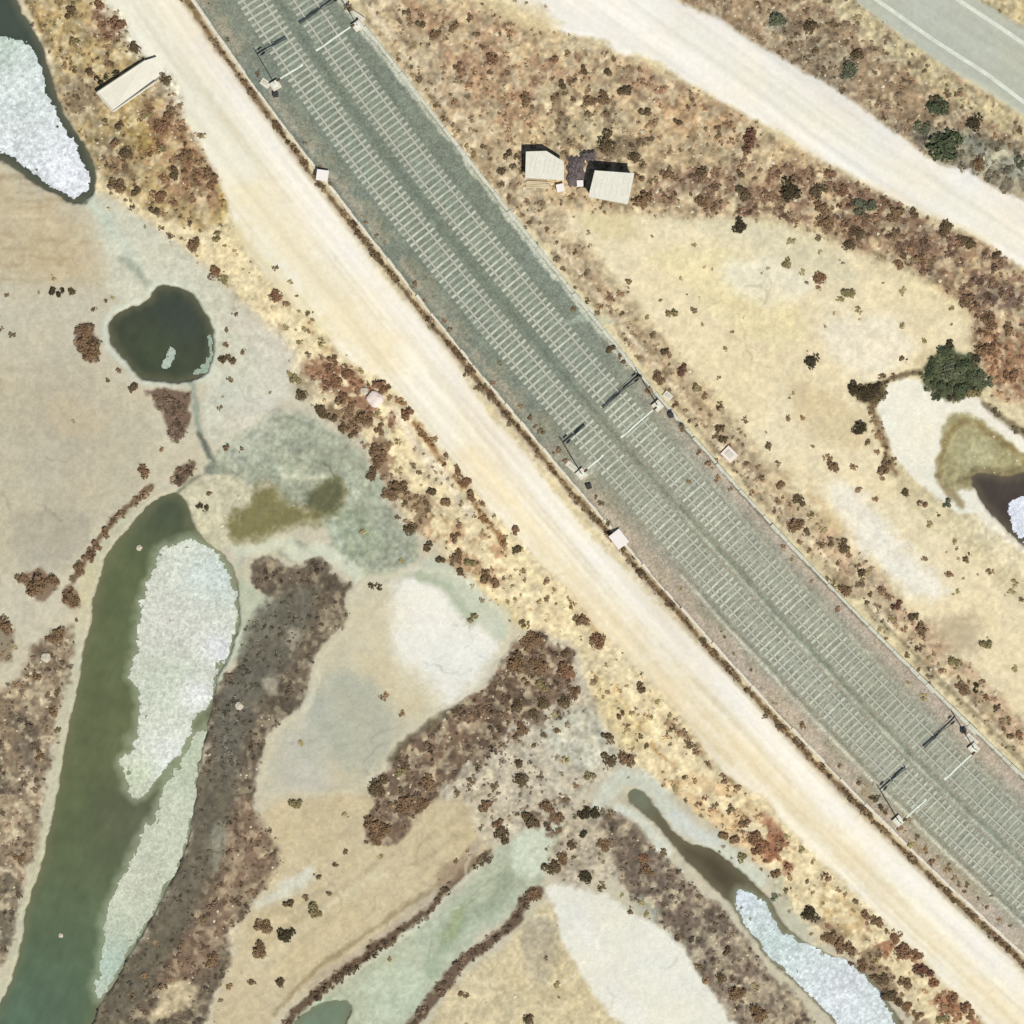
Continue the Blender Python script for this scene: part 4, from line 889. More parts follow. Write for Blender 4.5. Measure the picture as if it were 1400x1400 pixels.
# ---------------------------------------------------------------- the two huts
M_roof = new_mat('white_roof_sheet', tuple(alb((225,222,206))), 0.6, 0.06, 1.5, noise2=0.05, scale2=6)
M_wall = new_mat('grey_board_wall', (0.22, 0.19, 0.15), 0.85, 0.15, 3.0)
M_wood = new_mat('weathered_board', tuple(alb((212,196,160))), 0.85, 0.12, 3.0)
M_doorm = new_mat('dark_door', (0.08, 0.07, 0.06), 0.7, 0.1, 3.0)
M_tarp = new_mat('purple_grey_tarp', tuple(alb((112,102,100))), 0.8, 0.16, 2.5)
def hut(centre, roof_px, h, rise, label, extra=None):
    root = empty('hut', (wx(centre[0]), wy(centre[1]), VZ(*centre))); tag(root, label, 'hut')
    R = [Vector(rel(p, centre)) for p in roof_px]
    wallp = [v * 0.90 for v in R]
    MB().prism([v * 0.97 for v in R], -0.25, 0.10).build('base', M_conc2, root)
    MB().prism(wallp, 0.10, lambda p: h + rise * p[1] * 0.1).build('wall', M_wall, root)
    rf = MB().prism([tuple(v) for v in R], lambda p: h + 0.012 + rise * p[1] * 0.1, lambda p: h + 0.06 + rise * p[1] * 0.1).build('roof', M_roof, root)
    lo = min(v.y for v in R); hi = max(v.y for v in R)
    ribs = MB(); a, b = min(v.x for v in R), max(v.x for v in R)
    c_ = sum((v.x for v in R)) / len(R)
    for t in np.linspace(a * 0.72, b * 0.72, 7):
        ribs.bar((t + 0.12, hi * 0.55, h + 0.065 + rise * hi * 0.055), (t - 0.12, lo * 0.55, h + 0.065 + rise * lo * 0.055), 0.018, 4)
    ribs.build('roof_rib', M_roof, rf)
    # door and window on the downhill side, set proud of the wall
    e0, e1 = wallp[-2], wallp[-1]
    m = (e0 + e1) / 2; ang = math.atan2(e1.y - e0.y, e1.x - e0.x)
    nrm = Vector((math.sin(ang), -math.cos(ang)));
    if nrm.dot(m) < 0: nrm = -nrm
    dc = m + (e1 - e0) * 0.18 + nrm * 0.02
    d = MB().box((dc.x, dc.y, 0.11 + h * 0.36), (0.75, 0.05, h * 0.72), ang).build('door', M_doorm, root)
    MB().box((dc.x + 0.25 * math.cos(ang) + nrm.x * 0.04, dc.y + 0.25 * math.sin(ang) + nrm.y * 0.04, h * 0.45), (0.05, 0.05, 0.12), ang).build('handle', M_greymetal, d)
    wc = m - (e1 - e0) * 0.2 + nrm * 0.015
    wn = MB().box((wc.x, wc.y, h * 0.6), (0.8, 0.05, 0.45), ang).build('window', M_wood, root)
    pc = wc + nrm * 0.03
    MB().box((pc.x, pc.y, h * 0.6), (0.68, 0.02, 0.33), ang).build('pane', new_mat('dark_pane', (0.03, 0.035, 0.04), 0.1, 0.02, 2.0), wn)
    return root
hut((838,256), [(813,234),(867,238),(858,280),(804,270)], 1.95, 0.5, 'white roofed hut with a deep black shadow on its far sides')
hut((745,227), [(719,208),(747,207),(771,222),(771,247),(718,244)], 1.3, 0.4, 'white roofed hut with a clipped roof corner nearest the railway')
# things lying round the huts
def plank_stack(px, py, rz, L, label):
    root = empty('plank_stack', (wx(px), wy(py), VZ(px, py)), rz); tag(root, label, 'planks')
    m = MB()
    for i in range(4): m.box((random.uniform(-.1,.1), (i - 1.5) * 0.15, 0.08), (L + random.uniform(-.2,.2), 0.13, 0.05), random.uniform(-.02,.02))
    m.build('plank', M_wood, root)
    b = MB()
    for sx in (-1, 1): b.box((sx * L * 0.35, 0, 0.025), (0.08, 0.6, 0.05))
    b.build('bearer', M_wall, root)
plank_stack(735, 252.5, math.radians(-3), 2.2, 'pale planks lying on bearers in front of the clipped roof hut')
def crate(px, py, rz, s_, label):
    root = empty('crate', (wx(px), wy(py), VZ(px, py)), rz); tag(root, label, 'crate')
    m = MB()
    for zz in (0.05, 0.2, 0.35):
        for sx in (-1, 1):
            m.box((sx * s_ / 2, 0, zz), (0.02, s_ + 0.02, 0.11)); m.box((0, sx * s_ / 2, zz), (s_ - 0.02, 0.02, 0.11))
    m.build('side_slats', M_white, root); MB().box((0, 0, 0.42), (s_ + 0.05, s_ + 0.05, 0.025)).build('lid', M_white, root)
crate(766, 257, 0.2, 0.62, 'white crate by the corner of the clipped roof hut')
crate(793, 251, 0.05, 0.5, 'white crate in the gap between the two huts')
def tarp(px, py, sx, sy, label):
    n = 14; v = []; f = []
    r0 = np.random.default_rng(int(px))
    for j in range(n + 1):
        for i in range(n + 1):
            u, w_ = i / n - .5, j / n - .5
            e = max(abs(u), abs(w_)) * 2
            z = 0.02 + 0.45 * (1 - e ** 3) * (0.7 + 0.5 * r0.random())
            v.append((wx(px) + u * sx + 0.1 * math.sin(j * 1.3), wy(py) + w_ * sy + 0.1 * math.sin(i * 1.7), VZ(px, py) + z))
    for j in range(n):
        for i in range(n): a = j * (n + 1) + i; f.append((a, a + 1, a + n + 2, a + n + 1))
    tag(link_mesh('tarpaulin', v, f, M_tarp), label, 'tarpaulin')
tarp(787, 234, 1.5, 2.6, 'crumpled purple grey tarpaulin heap in the gap between the two huts')
tarp(804, 213, 1.4, 0.9, 'small crumpled tarpaulin heap above the gap between the two huts')

# pale boulders on the verge
M_rock = new_mat('pale_rock', tuple(alb((206,196,174))), 0.9, 0.14, 2.0)
def boulder(px, py, r, label):
    bm = bmesh.new(); bmesh.ops.create_icosphere(bm, subdivisions=3, radius=r)
    r0 = random.random() * 9
    for v in bm.verts:
        n = math.sin(v.co.x * 5 / r + r0) * 0.08 + math.sin(v.co.y * 7 / r + r0 * 2) * 0.07 + math.sin(v.co.z * 6 / r) * 0.06
        v.co *= (1 + n); v.co.z *= 0.55
    me = bpy.data.meshes.new('boulder'); bm.to_mesh(me); bm.free(); me.materials.append(M_rock)
    o = bpy.data.objects.new('boulder', me); col.objects.link(o); o.location = (wx(px), wy(py), VZ(px, py) + r * 0.15); o.rotation_euler = (0, 0, r0)
    return tag(o, label, 'boulder')
M_rock2 = new_mat('pink_white_rock', tuple(alb((240,224,212))), 0.9, 0.10, 2.0)
boulder(513, 546, 0.68, 'largest pale pinkish boulder, on the brown verge beside the dirt track').data.materials[0] = M_rock2
boulder(498, 535, 0.35, 'small pale boulder beside the largest pinkish one on the verge')
boulder(1180, 1328 + 2, 0.22, 'small pale boulder on the shore of the white crusted creek')
boulder(63, 899, 0.42, 'pale boulder among brown scrub west of the long green pond')
boulder(327, 965, 0.34, 'pale boulder in the dark marsh scrub east of the long pond')
boulder(83, 1279, 0.20, 'pale stone poking out of the lower green water')
bpy.data.objects['boulder.005'].location.z = WLEV + 0.05
boulder(190, 749, 0.26, 'pale stone poking out of the green water near the pond head')
bpy.data.objects['boulder.006'].location.z = WLEV + 0.05

# ---------------------------------------------------------------- shrubs
TILES = {
(0,0): "390,65,35,d;290,130,20,o;395,225,30,o;545,25,30,r;650,140,45,r;580,255,20,b;730,270,40,d;480,390,30,d;590,350,25,b;900,435,35,d;930,620,35,b;990,570,25,b;580,665,22,d;660,690,30,d;805,630,30,o;680,830,45,d;630,780,30,b;890,810,30,o;880,690,40,r;800,840,20,b;680,910,22,d;960,950,35,d;640,1010,45,b;740,1050,28,d;880,1080,40,r;940,1110,30,r;1000,850,35,b;1090,880,25,b;1150,950,45,b;1100,740,25,o;840,1150,30,d;720,1140,18,d;880,1245,18,d;930,1285,20,d;990,1300,12,b;1190,1290,30,o;1070,1340,40,b;1225,1345,15,o;595,1140,12,o;790,1240,12,o;560,870,22,d;540,450,30,D;590,425,25,D;640,400,25,D",
(350,0): "500,45,25,d;825,70,25,d;895,130,28,d;1165,100,22,d;1200,195,22,d;870,250,25,o;775,320,18,b;985,195,35,b;1085,150,30,b;1255,270,20,b;1290,320,35,r;1285,400,22,d;1380,390,22,d;980,575,20,d;1035,650,20,d;1260,510,18,r;1170,465,20,r;1110,370,30,b;1080,555,25,b;1250,800,22,d;1145,800,20,o;1200,850,18,o;1380,850,28,d;1350,930,30,d;1335,1010,25,d;1270,945,15,b;1380,1080,20,d;940,490,14,b;1180,650,20,b;15,400,18,d;55,630,22,d;350,910,15,d;410,1000,18,d;600,1215,15,b",
(700,0): "300,300,25,b;220,330,30,r;385,380,30,d;515,395,28,d;565,320,20,d;615,490,38,d;700,375,20,r;700,445,20,b;825,490,22,r;720,610,32,d;900,670,28,d;770,670,25,b;265,460,30,d;340,540,22,d;225,530,28,b;70,555,35,b;295,510,20,d;430,560,35,b;510,530,40,b;420,620,25,d;520,630,25,d;510,780,55,d;250,660,20,b;200,630,15,b;100,690,18,b;670,850,35,d;710,890,25,d;700,980,30,b;775,985,22,d;860,960,35,b;1040,935,32,d;1045,970,30,b;1125,740,20,d;1300,775,60,R;1240,950,28,d;1270,1050,45,d;1330,985,20,b;1180,1040,15,b;1135,1105,18,d;1030,1110,35,b;975,1065,15,d;1245,1230,40,D;990,1340,18,o;960,590,20,r;1060,600,15,r;40,850,25,d;50,930,20,d;320,1080,15,d;90,1100,25,b;510,1165,15,b;440,1165,12,b;700,1090,50,b;100,1220,20,d;190,1260,20,d;240,1320,18,d;60,1180,18,b;130,1330,15,d;1340,1100,15,b;860,830,18,b",
(1050,0): "50,100,45,g;220,140,45,d;350,140,25,d;480,95,20,o;130,240,25,d;265,280,25,d;430,240,22,d;480,290,40,d;450,390,50,g;335,345,12,d;600,575,18,b;645,645,18,d;770,660,14,d;905,545,30,d;930,580,55,G;850,700,45,g;970,800,90,G;1130,670,45,D;1380,710,20,d;1315,800,20,d;1250,820,18,d;1380,890,35,g;1150,900,35,b;1240,750,22,b;860,390,18,d;790,300,12,d;975,420,15,o;970,490,12,o;780,440,18,b;720,480,18,b;1040,510,25,b;680,360,12,d;120,1040,60,D;270,1040,45,d;345,960,30,r;420,1040,35,r;500,1125,45,g;560,1130,35,g;490,1000,20,d;300,1150,40,b;320,1230,45,b;510,1270,40,d;440,1330,40,d;580,1220,18,d;710,1170,45,b;640,1090,30,b;800,1160,30,d;870,1190,15,d;960,1250,45,d;1100,1320,40,d;1250,1385,30,d;880,1300,22,b;1040,1320,25,r;770,1365,22,r;700,1310,20,b;150,1215,20,b;130,1320,22,o;70,1090,20,d",
(0,350): "40,210,18,d;290,120,18,o;280,205,30,D;320,200,30,D;400,195,28,d;210,200,12,o;580,250,15,d;515,300,20,d;615,225,15,o;5,395,18,d;65,430,20,d;460,400,45,b;490,530,45,b;470,465,45,b;525,475,25,d;645,630,20,d;585,675,18,d;720,715,30,d;1285,320,18,d;1235,405,18,d;1240,490,22,d;1225,560,30,d;1260,560,30,d;1335,530,22,d;1260,680,22,d;1215,770,10,o;1200,830,18,d;400,905,12,o;880,1055,18,b;785,1190,35,b;1240,1040,25,d;1320,1060,18,d;1140,1295,20,d;1085,1370,25,D;1120,1372,25,D;1180,80,35,r;1230,130,30,o;1330,70,10,o;780,1300,25,b",
(350,350): "105,65,18,d;190,145,15,o;110,215,35,r;165,270,25,b;220,220,12,b;290,310,22,d;310,345,15,b;160,385,22,o;255,400,18,o;235,470,22,o;355,465,25,o;285,540,18,d;360,550,18,b;420,570,28,b;580,625,22,o;500,650,40,r;400,620,30,r;440,690,35,r;680,700,45,r;720,725,25,d;740,770,25,b;815,865,40,r;890,940,25,b;970,1000,25,b;1030,1090,25,b;1100,1170,28,b;1150,1240,35,r;1180,1310,30,b;250,770,35,d;350,855,40,d;410,880,30,d;470,780,35,b;520,820,30,b;590,900,45,b;680,950,30,b;660,860,25,o;480,940,30,d;530,980,30,d;640,1060,35,b;660,1130,35,b;640,1190,35,d;700,1090,30,b;780,1020,20,o;780,1170,22,o;860,1150,18,d;890,1190,20,d;960,1280,30,d;730,1300,40,b;780,1270,45,b;810,1360,25,d;870,1380,20,b;1040,1345,30,b;1240,1350,25,b;180,640,22,o;220,680,30,o;860,150,25,d;945,390,18,o;1060,405,18,d;1150,645,25,d;1210,720,20,d;1300,690,18,b;1025,350,20,b;920,240,15,b;75,745,12,o",
(700,350): "285,75,20,d;415,100,25,d;345,170,15,d;410,240,18,d;590,205,22,r;540,220,25,b;480,185,15,b;600,320,20,d;680,345,15,o;735,335,18,o;775,425,25,d;655,420,12,o;840,530,28,d;860,545,20,b;930,630,35,R;800,670,35,b;750,735,22,b;850,735,20,d;690,550,18,b;340,295,22,d;540,500,30,d;590,555,20,d;615,585,20,d;690,655,20,d;930,950,25,d;975,910,18,d;1000,720,30,o;1050,770,25,b;1135,815,25,d;1275,895,20,d;1140,950,30,d;1155,1010,30,d;1110,985,20,d;1115,1110,18,b;1020,1080,20,b;1080,1140,25,b;1280,1130,22,d;1350,1150,20,b;1380,1220,22,b;1395,1040,22,d;1310,1290,15,r;1195,1275,15,b;1120,1220,20,b;950,850,18,b;890,820,25,b;870,310,30,o;640,150,25,b;810,240,15,o;1040,370,15,o;1160,510,18,o;95,885,20,d;155,960,22,d;130,930,15,d;45,820,15,b;490,1345,22,d;460,1320,16,d;250,1070,25,b;290,1115,20,b;970,1235,18,b",
(1050,350): "285,120,35,r;270,180,20,b;440,210,35,o;400,240,25,o;500,300,22,o;460,215,18,b;740,190,22,o;740,385,22,o;850,460,20,o;740,560,22,d;240,575,40,D;505,940,42,D;550,1020,22,d;185,880,20,b;120,890,22,b;465,1150,25,b;350,1140,35,b;320,1105,25,b;55,1135,18,d;10,1040,18,d;70,1250,28,b;170,1330,35,d;60,1340,25,b;240,1040,15,o;135,755,15,o;490,1275,25,b;580,1330,22,b;755,1300,28,d;980,1360,28,g;850,1365,30,b;640,1160,38,b;630,1210,20,b;630,660,25,d;690,665,20,b;100,50,30,o;185,90,20,o;830,15,30,b;720,50,30,b;900,30,25,d;1100,240,40,b;1210,360,45,b;1310,410,35,b;1170,510,45,b;1220,510,35,r;1340,660,45,r;1390,560,20,r;1000,290,20,o;1220,265,15,b;1300,240,20,b;590,1070,20,b;900,588,36,G;960,520,36,G;996,488,28,D;884,660,36,G;940,700,40,G;1000,620,48,g;1072,596,44,G;1124,568,32,D;1100,660,48,G;1164,660,36,g;1040,720,48,G;996,768,28,D;1120,740,40,o;1208,700,32,g;480,730,40,D;540,760,40,D;590,720,35,D",
(0,700): "190,400,60,b;290,380,35,b;130,370,35,b;385,480,45,b;430,310,35,b;480,250,30,b;530,180,30,b;580,110,30,b;425,590,15,d;85,745,18,o;30,640,45,b;20,580,25,d;280,700,30,b;330,660,40,b;200,900,28,b;90,940,22,b;320,980,18,d;290,1090,30,b;215,1330,30,b;320,1200,25,d",
(350,700): "780,30,20,d;590,110,25,o;850,100,40,d;945,185,30,d;1015,255,28,d;1110,330,28,d;1110,240,35,b;1160,270,35,o;1260,350,35,b;1310,390,30,b;1380,490,18,o;1090,140,28,b;1115,70,25,b;520,400,18,d;630,398,25,D;665,405,22,D;1180,580,28,o;700,1010,26,b;795,1105,18,b;240,1265,22,o;800,270,22,o",
(700,700): "20,200,30,d;20,110,30,r;60,330,22,b;195,380,25,b;195,470,22,b;10,480,18,o;5,405,14,o;75,610,28,d;330,510,22,b;390,600,40,b;470,710,45,r;455,915,18,b;520,990,18,b;585,1110,30,b;640,1165,15,d;700,1235,22,d;740,1280,20,d;705,955,30,d;800,1035,20,o;755,1120,18,o;860,1115,18,o;880,1175,22,d;935,1210,28,b;970,1265,28,d;1010,1310,25,b;1060,1370,20,d;100,700,55,b;40,820,55,b;150,830,50,b;300,775,30,d;290,860,45,r;320,900,30,r;165,940,35,o;75,940,30,b;180,1040,38,d;300,1040,40,d;340,990,35,b;40,1060,40,d;120,1115,30,d;230,1115,28,o;60,1180,35,b;245,1190,25,d;180,1225,22,d;125,1285,22,d;15,1230,22,d;30,1370,30,d;285,1360,25,o;510,1230,30,d;540,1250,25,d;530,1360,40,d;620,1340,45,b;525,60,20,d;930,420,15,o;850,510,20,d;230,430,18,b;1160,685,12,d;1310,860,12,d",
(1050,700): "160,80,45,b;200,100,28,d;170,160,18,b;235,30,25,o;300,95,25,o;290,175,22,d;85,185,18,b;225,215,20,b;130,255,18,o;350,180,22,d;410,190,35,d;440,225,25,b;390,285,22,d;325,360,20,d;365,405,25,o;420,420,35,b;490,295,18,d;510,340,30,d;500,390,28,d;540,330,25,o;560,445,20,d;535,490,20,d;375,530,22,b;240,375,14,b;620,430,28,b;660,460,28,b;705,510,32,R;800,580,30,d;840,630,35,b;830,740,25,d;745,640,20,b;680,580,18,o;605,640,20,o;650,690,14,b;755,790,25,d;820,860,16,d;885,795,18,o;1010,810,38,o;950,880,25,b;765,930,15,o;840,1005,25,o;880,935,14,d;1145,955,30,D;1255,1070,22,D;1065,960,35,b;1325,1235,25,d;1380,1230,30,r;1200,1020,25,b;1085,250,28,d;990,335,28,b;1065,365,12,o;1045,435,18,o;860,260,20,b;1220,325,22,b;1350,390,22,o;1335,440,20,o;1390,475,20,d;1185,720,35,o;1350,850,25,o;930,15,14,d;1025,160,20,o;880,75,25,o;1325,1130,20,b;190,1160,25,b;390,1380,15,b",
(0,1050): "1110,825,22,d;1090,900,18,d;1000,970,25,d;1150,1060,40,b;800,1140,28,b;870,1200,25,d;1375,1165,28,d;1260,1190,25,b;800,1330,22,d;930,1160,18,b;720,1240,25,d;1390,680,25,b;850,960,18,b;110,490,30,b",
(350,1050): "485,455,20,d;440,530,20,d;335,595,22,d;400,690,20,d;275,715,25,d;320,770,45,o;175,750,32,d;170,910,45,D;135,1180,32,d;40,860,45,b;30,990,45,b;680,475,20,o;640,330,50,b;650,390,40,b;690,340,45,b;1090,510,18,d;1160,450,12,b;1170,80,25,d;1310,100,25,d;1095,140,22,d;1265,205,35,b;1350,360,45,d;1320,300,30,b;660,100,55,d;740,190,30,b;830,190,50,b;900,200,40,b;940,90,40,b;800,20,30,o;730,1040,20,o;1130,1230,30,b;210,190,35,o;490,255,20,o",
(700,1050): "50,50,45,d;300,180,25,d;345,90,22,b;190,220,40,b;100,275,45,d;240,260,35,b;250,330,28,d;400,245,35,D;445,245,35,D;400,350,32,D;320,430,30,d;220,550,45,d;270,500,35,b;400,590,38,D;340,490,15,d;490,640,28,d;430,45,30,o;540,250,25,d;500,420,35,b;520,400,25,d;820,460,28,d;720,490,35,r;740,570,35,b;600,700,18,o;645,780,22,d;740,800,22,o;700,740,22,o;120,700,40,b;945,60,20,d;890,115,28,o;1060,160,18,r;1110,205,20,d;1190,230,25,d;945,180,15,d;1040,265,18,o;1170,80,25,b;1240,110,25,b;1220,390,30,b;1160,370,30,b;1270,300,30,b;1330,380,40,r;1350,450,35,r;1260,480,30,o;250,1180,25,o;80,1380,35,d;255,1260,12,o;1030,1090,25,d;1060,1150,25,b;1150,1140,35,d;1240,1240,45,b;1350,1330,50,b;1180,1010,30,d;1330,1200,25,o;910,930,18,d",
(1050,1050): "50,420,25,b;120,545,28,r;105,665,22,d;210,620,18,d;180,455,25,o;250,520,18,o;100,370,22,o;310,600,28,b;385,665,18,b;425,690,14,b;475,735,22,d;230,800,45,D;320,860,22,r;120,780,15,o;235,905,15,o;30,715,28,g;40,580,30,b;550,850,20,r;530,800,30,b;600,850,35,b;650,890,20,d;690,930,35,r;740,1000,45,r;820,1030,35,r;840,1110,50,R;920,1180,30,r;400,960,40,b;330,920,40,b;450,980,35,b;460,1070,30,d;520,1080,35,b;590,1040,22,o;620,1160,40,d;660,1240,40,d;720,1290,30,d;760,1310,35,r;750,1170,35,b;820,1350,30,b;940,1370,35,o;1020,1260,35,r;1070,1310,35,r;1100,1350,30,r;960,1300,20,b;580,160,25,D;610,215,22,D;635,240,18,d;730,330,25,b;815,375,18,d;790,420,25,o;870,445,22,b;900,510,25,b;980,560,22,b;1020,600,18,b;1085,640,16,d;1075,670,14,d;1150,715,14,d;1190,760,18,b;1325,865,14,d;1260,830,18,b;500,90,22,d",
}
SH = []
for (ox, oy), txt in TILES.items():
    for e in txt.split(';'):
        a, b, r, t = e.split(','); SH.append((ox + float(a) / 4, oy + float(b) / 4, float(r) / 4 * 0.98, t))
TYPE = {'d': (105,90,67), 'D': (74,67,50), 'b': (130,106,80), 'r': (136,105,80), 'R': (114,84,68), 'o': (142,130,92), 'g': (100,104,82), 'G': (80,88,64)}
WORD = {'d': 'dark brown', 'D': 'blackish', 'b': 'brown', 'r': 'reddish brown', 'R': 'maroon', 'o': 'olive', 'g': 'grey green', 'G': 'dark green'}
M_leaf = {}
for t, c in TYPE.items():
    M_leaf[t] = new_mat('leaf_' + WORD[t].replace(' ', '_'), tuple(np.clip(alb(c) * 1.15, 0.012, .5)), 0.9, 0.3, 3.0, spec=0.1, noise2=0.15, scale2=9)
M_stem = new_mat('woody_stem', (0.10, 0.075, 0.05), 0.9, 0.2, 8.0)

def leaf_cloud(n, lsize, r0, lumps=5):
    """n leaf quads through the volume of a lumpy low mound of radius 1."""
    g = np.random.default_rng(r0)
    L = g.normal(0, 0.42, (lumps, 2)); LR = g.uniform(0.42, 0.72, lumps); LH = g.uniform(0.55, 1.0, lumps)
    k = g.integers(0, lumps, n)
    u = g.normal(0, 1, (n, 3)); u /= np.linalg.norm(u, axis=1)[:, None]; u[:, 2] = np.abs(u[:, 2])
    rad = g.uniform(0.35, 1.0, n) ** 0.5
    c = np.c_[L[k, 0] + u[:, 0] * rad * LR[k], L[k, 1] + u[:, 1] * rad * LR[k], 0.05 + u[:, 2] * rad * LH[k] * 0.8]
    c[:, :2] *= 1.0 / max(0.9, np.percentile(np.hypot(c[:, 0], c[:, 1]), 92))
    nrm = u * 0.7 + g.normal(0, 0.5, (n, 3)) + np.array([0, 0, 0.5]); nrm /= np.linalg.norm(nrm, axis=1)[:, None]
    ref = g.normal(0, 1, (n, 3)); a = np.cross(nrm, ref); a /= np.linalg.norm(a, axis=1)[:, None]; b = np.cross(nrm, a)
    s = lsize * g.uniform(0.6, 1.3, n)[:, None]
    v = np.stack([c - a * s, c + b * s * 0.55, c + a * s, c - b * s * 0.55], 1)
    v[..., 2] = np.maximum(v[..., 2], 0.0)
    return v
def cloud_mesh(name, v, mat):
    n = len(v); me = bpy.data.meshes.new(name)
    me.vertices.add(4 * n); me.vertices.foreach_set('co', v.reshape(-1).astype(np.float32))
    me.loops.add(4 * n); me.loops.foreach_set('vertex_index', np.arange(4 * n, dtype=np.int32))
    me.polygons.add(n); me.polygons.foreach_set('loop_start', np.arange(0, 4 * n, 4, dtype=np.int32))
    me.update(calc_edges=True); me.materials.append(mat); return me
SMALL = {t: [cloud_mesh('shrub_leaves', leaf_cloud(130, 0.26, 200 + 10 * i + ord(t), 4), M_leaf[t]) for i in range(4)] for t in TYPE}
LARGE = {t: [cloud_mesh('bush_leaves', leaf_cloud(420, 0.15, 400 + 10 * i + ord(t), 7), M_leaf[t]) for i in range(3)] for t in TYPE}
stem = MB()
for k in range(6):
    a = k * 1.05; stem.bar((0, 0, -0.05), (0.55 * math.cos(a), 0.55 * math.sin(a), 0.55), 0.03, 5, 0.012)
stem_obj = stem.build('stem', M_stem); stem_me = stem_obj.data; bpy.data.objects.remove(stem_obj)

order = sorted(range(len(SH)), key=lambda i: -SH[i][2])
inframe = [i for i in order if 0 <= SH[i][0] <= 1400 and 0 <= SH[i][1] <= 1400]
PICK = sorted(inframe[:300], key=lambda i: (SH[i][1], SH[i][0]))
REST = [i for i in range(len(SH)) if i not in set(PICK)]
LM = [(60,60,'on the scrubby bank above the corner pond'),(150,40,'in the scrub above the concrete platform'),(200,180,'in the orange scrub below the concrete platform'),(250,280,'in the scrub tip beside the wide track'),
 (60,400,'on the pale mud above the heart shaped pond'),(120,470,'in the brown mat beside the heart shaped pond'),(310,480,'on pale mud beside the heart shaped pond'),(190,560,'on the mud below the heart shaped pond'),(270,660,'around the head of the long green pond'),
 (140,730,'on the levee line above the long green pond'),(50,810,'on the tan flat west of the long pond'),(50,980,'in the dark scrub west of the long pond'),(380,430,'on the yellow verge above the boulder'),(470,540,'in the brown verge by the largest boulder'),
 (530,620,'at the edge of the grey green mud'),(570,700,'in the scrub above the white middle pan'),(640,680,'along the brown verge line beside the dirt track'),(650,770,'on the verge above the white middle pan'),(400,820,'in the dark marsh scrub above the middle pan'),(540,950,'out on the bare middle pan'),
 (720,900,'in brown scrub at the middle pan tip'),(760,960,'in the speckled scrub below the middle pan tip'),(560,1080,'in the brown belt below the middle pan'),(680,1060,'in the speckled scrub beside the brown belt'),(780,820,'on the verge above the speckled scrub'),(850,960,'on the yellow verge below the speckled scrub'),
 (430,1210,'on the tan streaked field'),(340,1280,'at the foot of the dark marsh scrub'),(250,1350,'in the scrub near the lower pond end'),(720,1110,'in scrub at the pale channel head'),(790,1150,'between the pale channel and the dark creek'),(720,1240,'on the dark bank of the pale channel'),(870,1170,'in the brown belt above the lower white pan'),
 (960,1240,'in the brown belt beside the dark creek'),(1030,1340,'in the brown belt beside the white creek'),(720,1390,'on the tan ground below the pale channel'),(960,1080,'on the orange verge above the dark creek'),(1080,1180,'on the verge above the white creek'),(1110,1260,'on the shore of the white creek'),(1220,1300,'in the red brown verge belt'),(1300,1390,'at the lower end of the verge belt'),
 (560,40,'in the scrub by the topmost hut side mast'),(640,80,'in the open brown scrub above the ballast'),(680,200,'in weeds between ballast and clipped roof hut'),(760,100,'in the brown scrub below the eastern dirt track'),(810,180,'in the dark thicket above the huts'),(730,260,'around the clipped roof hut'),(860,240,'around the black shadowed hut'),
 (960,250,'in the scrub beside the black shadowed hut'),(1010,190,'in scrub under the eastern track bend'),(1090,260,'in the dark scrub above the tan clearing'),(1180,290,'in the purple brown scrub below the eastern track'),(1290,310,'in the far scrub below the eastern track'),(1100,40,'in scrub near the upper road end'),(1170,90,'in the brown scrub between road and eastern track'),
 (1290,190,'in the green thicket between road and eastern track'),(1390,220,'in the far corner scrub below the road'),(1010,310,'on the upper edge of the tan clearing'),(1150,410,'in the middle of the tan clearing'),(1340,440,'in the rusty scrub above the salt pool'),(1300,510,'in the green clump at the salt pool'),(1190,540,'at the pointed thicket beside the salt pool'),
 (1180,600,'on the tan clearing beside the salt pool'),(1230,680,'on the tan ground below the salt pool'),(1120,670,'in weeds above the white clearing strip'),(780,390,'in the weeds below the huts along the ballast'),(880,440,'on the near edge of the tan clearing'),(920,510,'in the weeds above the middle hut side mast'),(960,590,'in the weeds below the middle hut side mast'),
 (1030,650,'in the weeds below the pinkish concrete block'),(1110,760,'in the weed strip halfway down the railway'),(1210,830,'in the weed strip beside the dusty ballast'),(1290,900,'in the weed strip above the lowest mast'),(1370,980,'in the weeds near the lowest hut side mast'),(1340,790,'on the lower tan clearing'),(360,110,'in the ditch beside the topmost dirt track mast'),
 (740,590,'on the ballast above the middle track mast'),(840,700,'on the ballast edge near the larger white cabinet'),(640,510,'in the ditch halfway along the dirt track'),(1200,1100,'on the ballast by the lowest track mast'),(1290,1200,'on the ballast below the lowest track mast')]
ORD = ['', 'topmost', 'second highest', 'third highest', 'fourth highest', 'fifth highest', 'sixth highest', 'seventh highest', 'eighth highest', 'ninth highest', 'tenth highest']
def size_word(r): return 'tiny' if r < 6 else 'small' if r < 8 else 'medium' if r < 10.5 else 'large' if r < 14 else 'huge'
keyed = {}
for i in PICK:
    x, y, r, t = SH[i]
    z = min(LM, key=lambda l: (l[0] - x) ** 2 + (l[1] - y) ** 2)[2]
    keyed.setdefault((size_word(r), WORD[t], z), []).append(i)
LABEL = {}
for (sw, cw, z), ii in keyed.items():
    for n_, i in enumerate(ii):
        if len(ii) == 1: LABEL[i] = f'{sw} {cw} shrub {z}'
        elif len(ii) == 2: LABEL[i] = f'{"upper" if n_ == 0 else "lower"} {sw} {cw} shrub {z}'
        else: LABEL[i] = f'{ORD[min(n_ + 1, 10)]} {sw} {cw} shrub {z}'
GRP = 'shrubs scattered over the marsh and scrub'
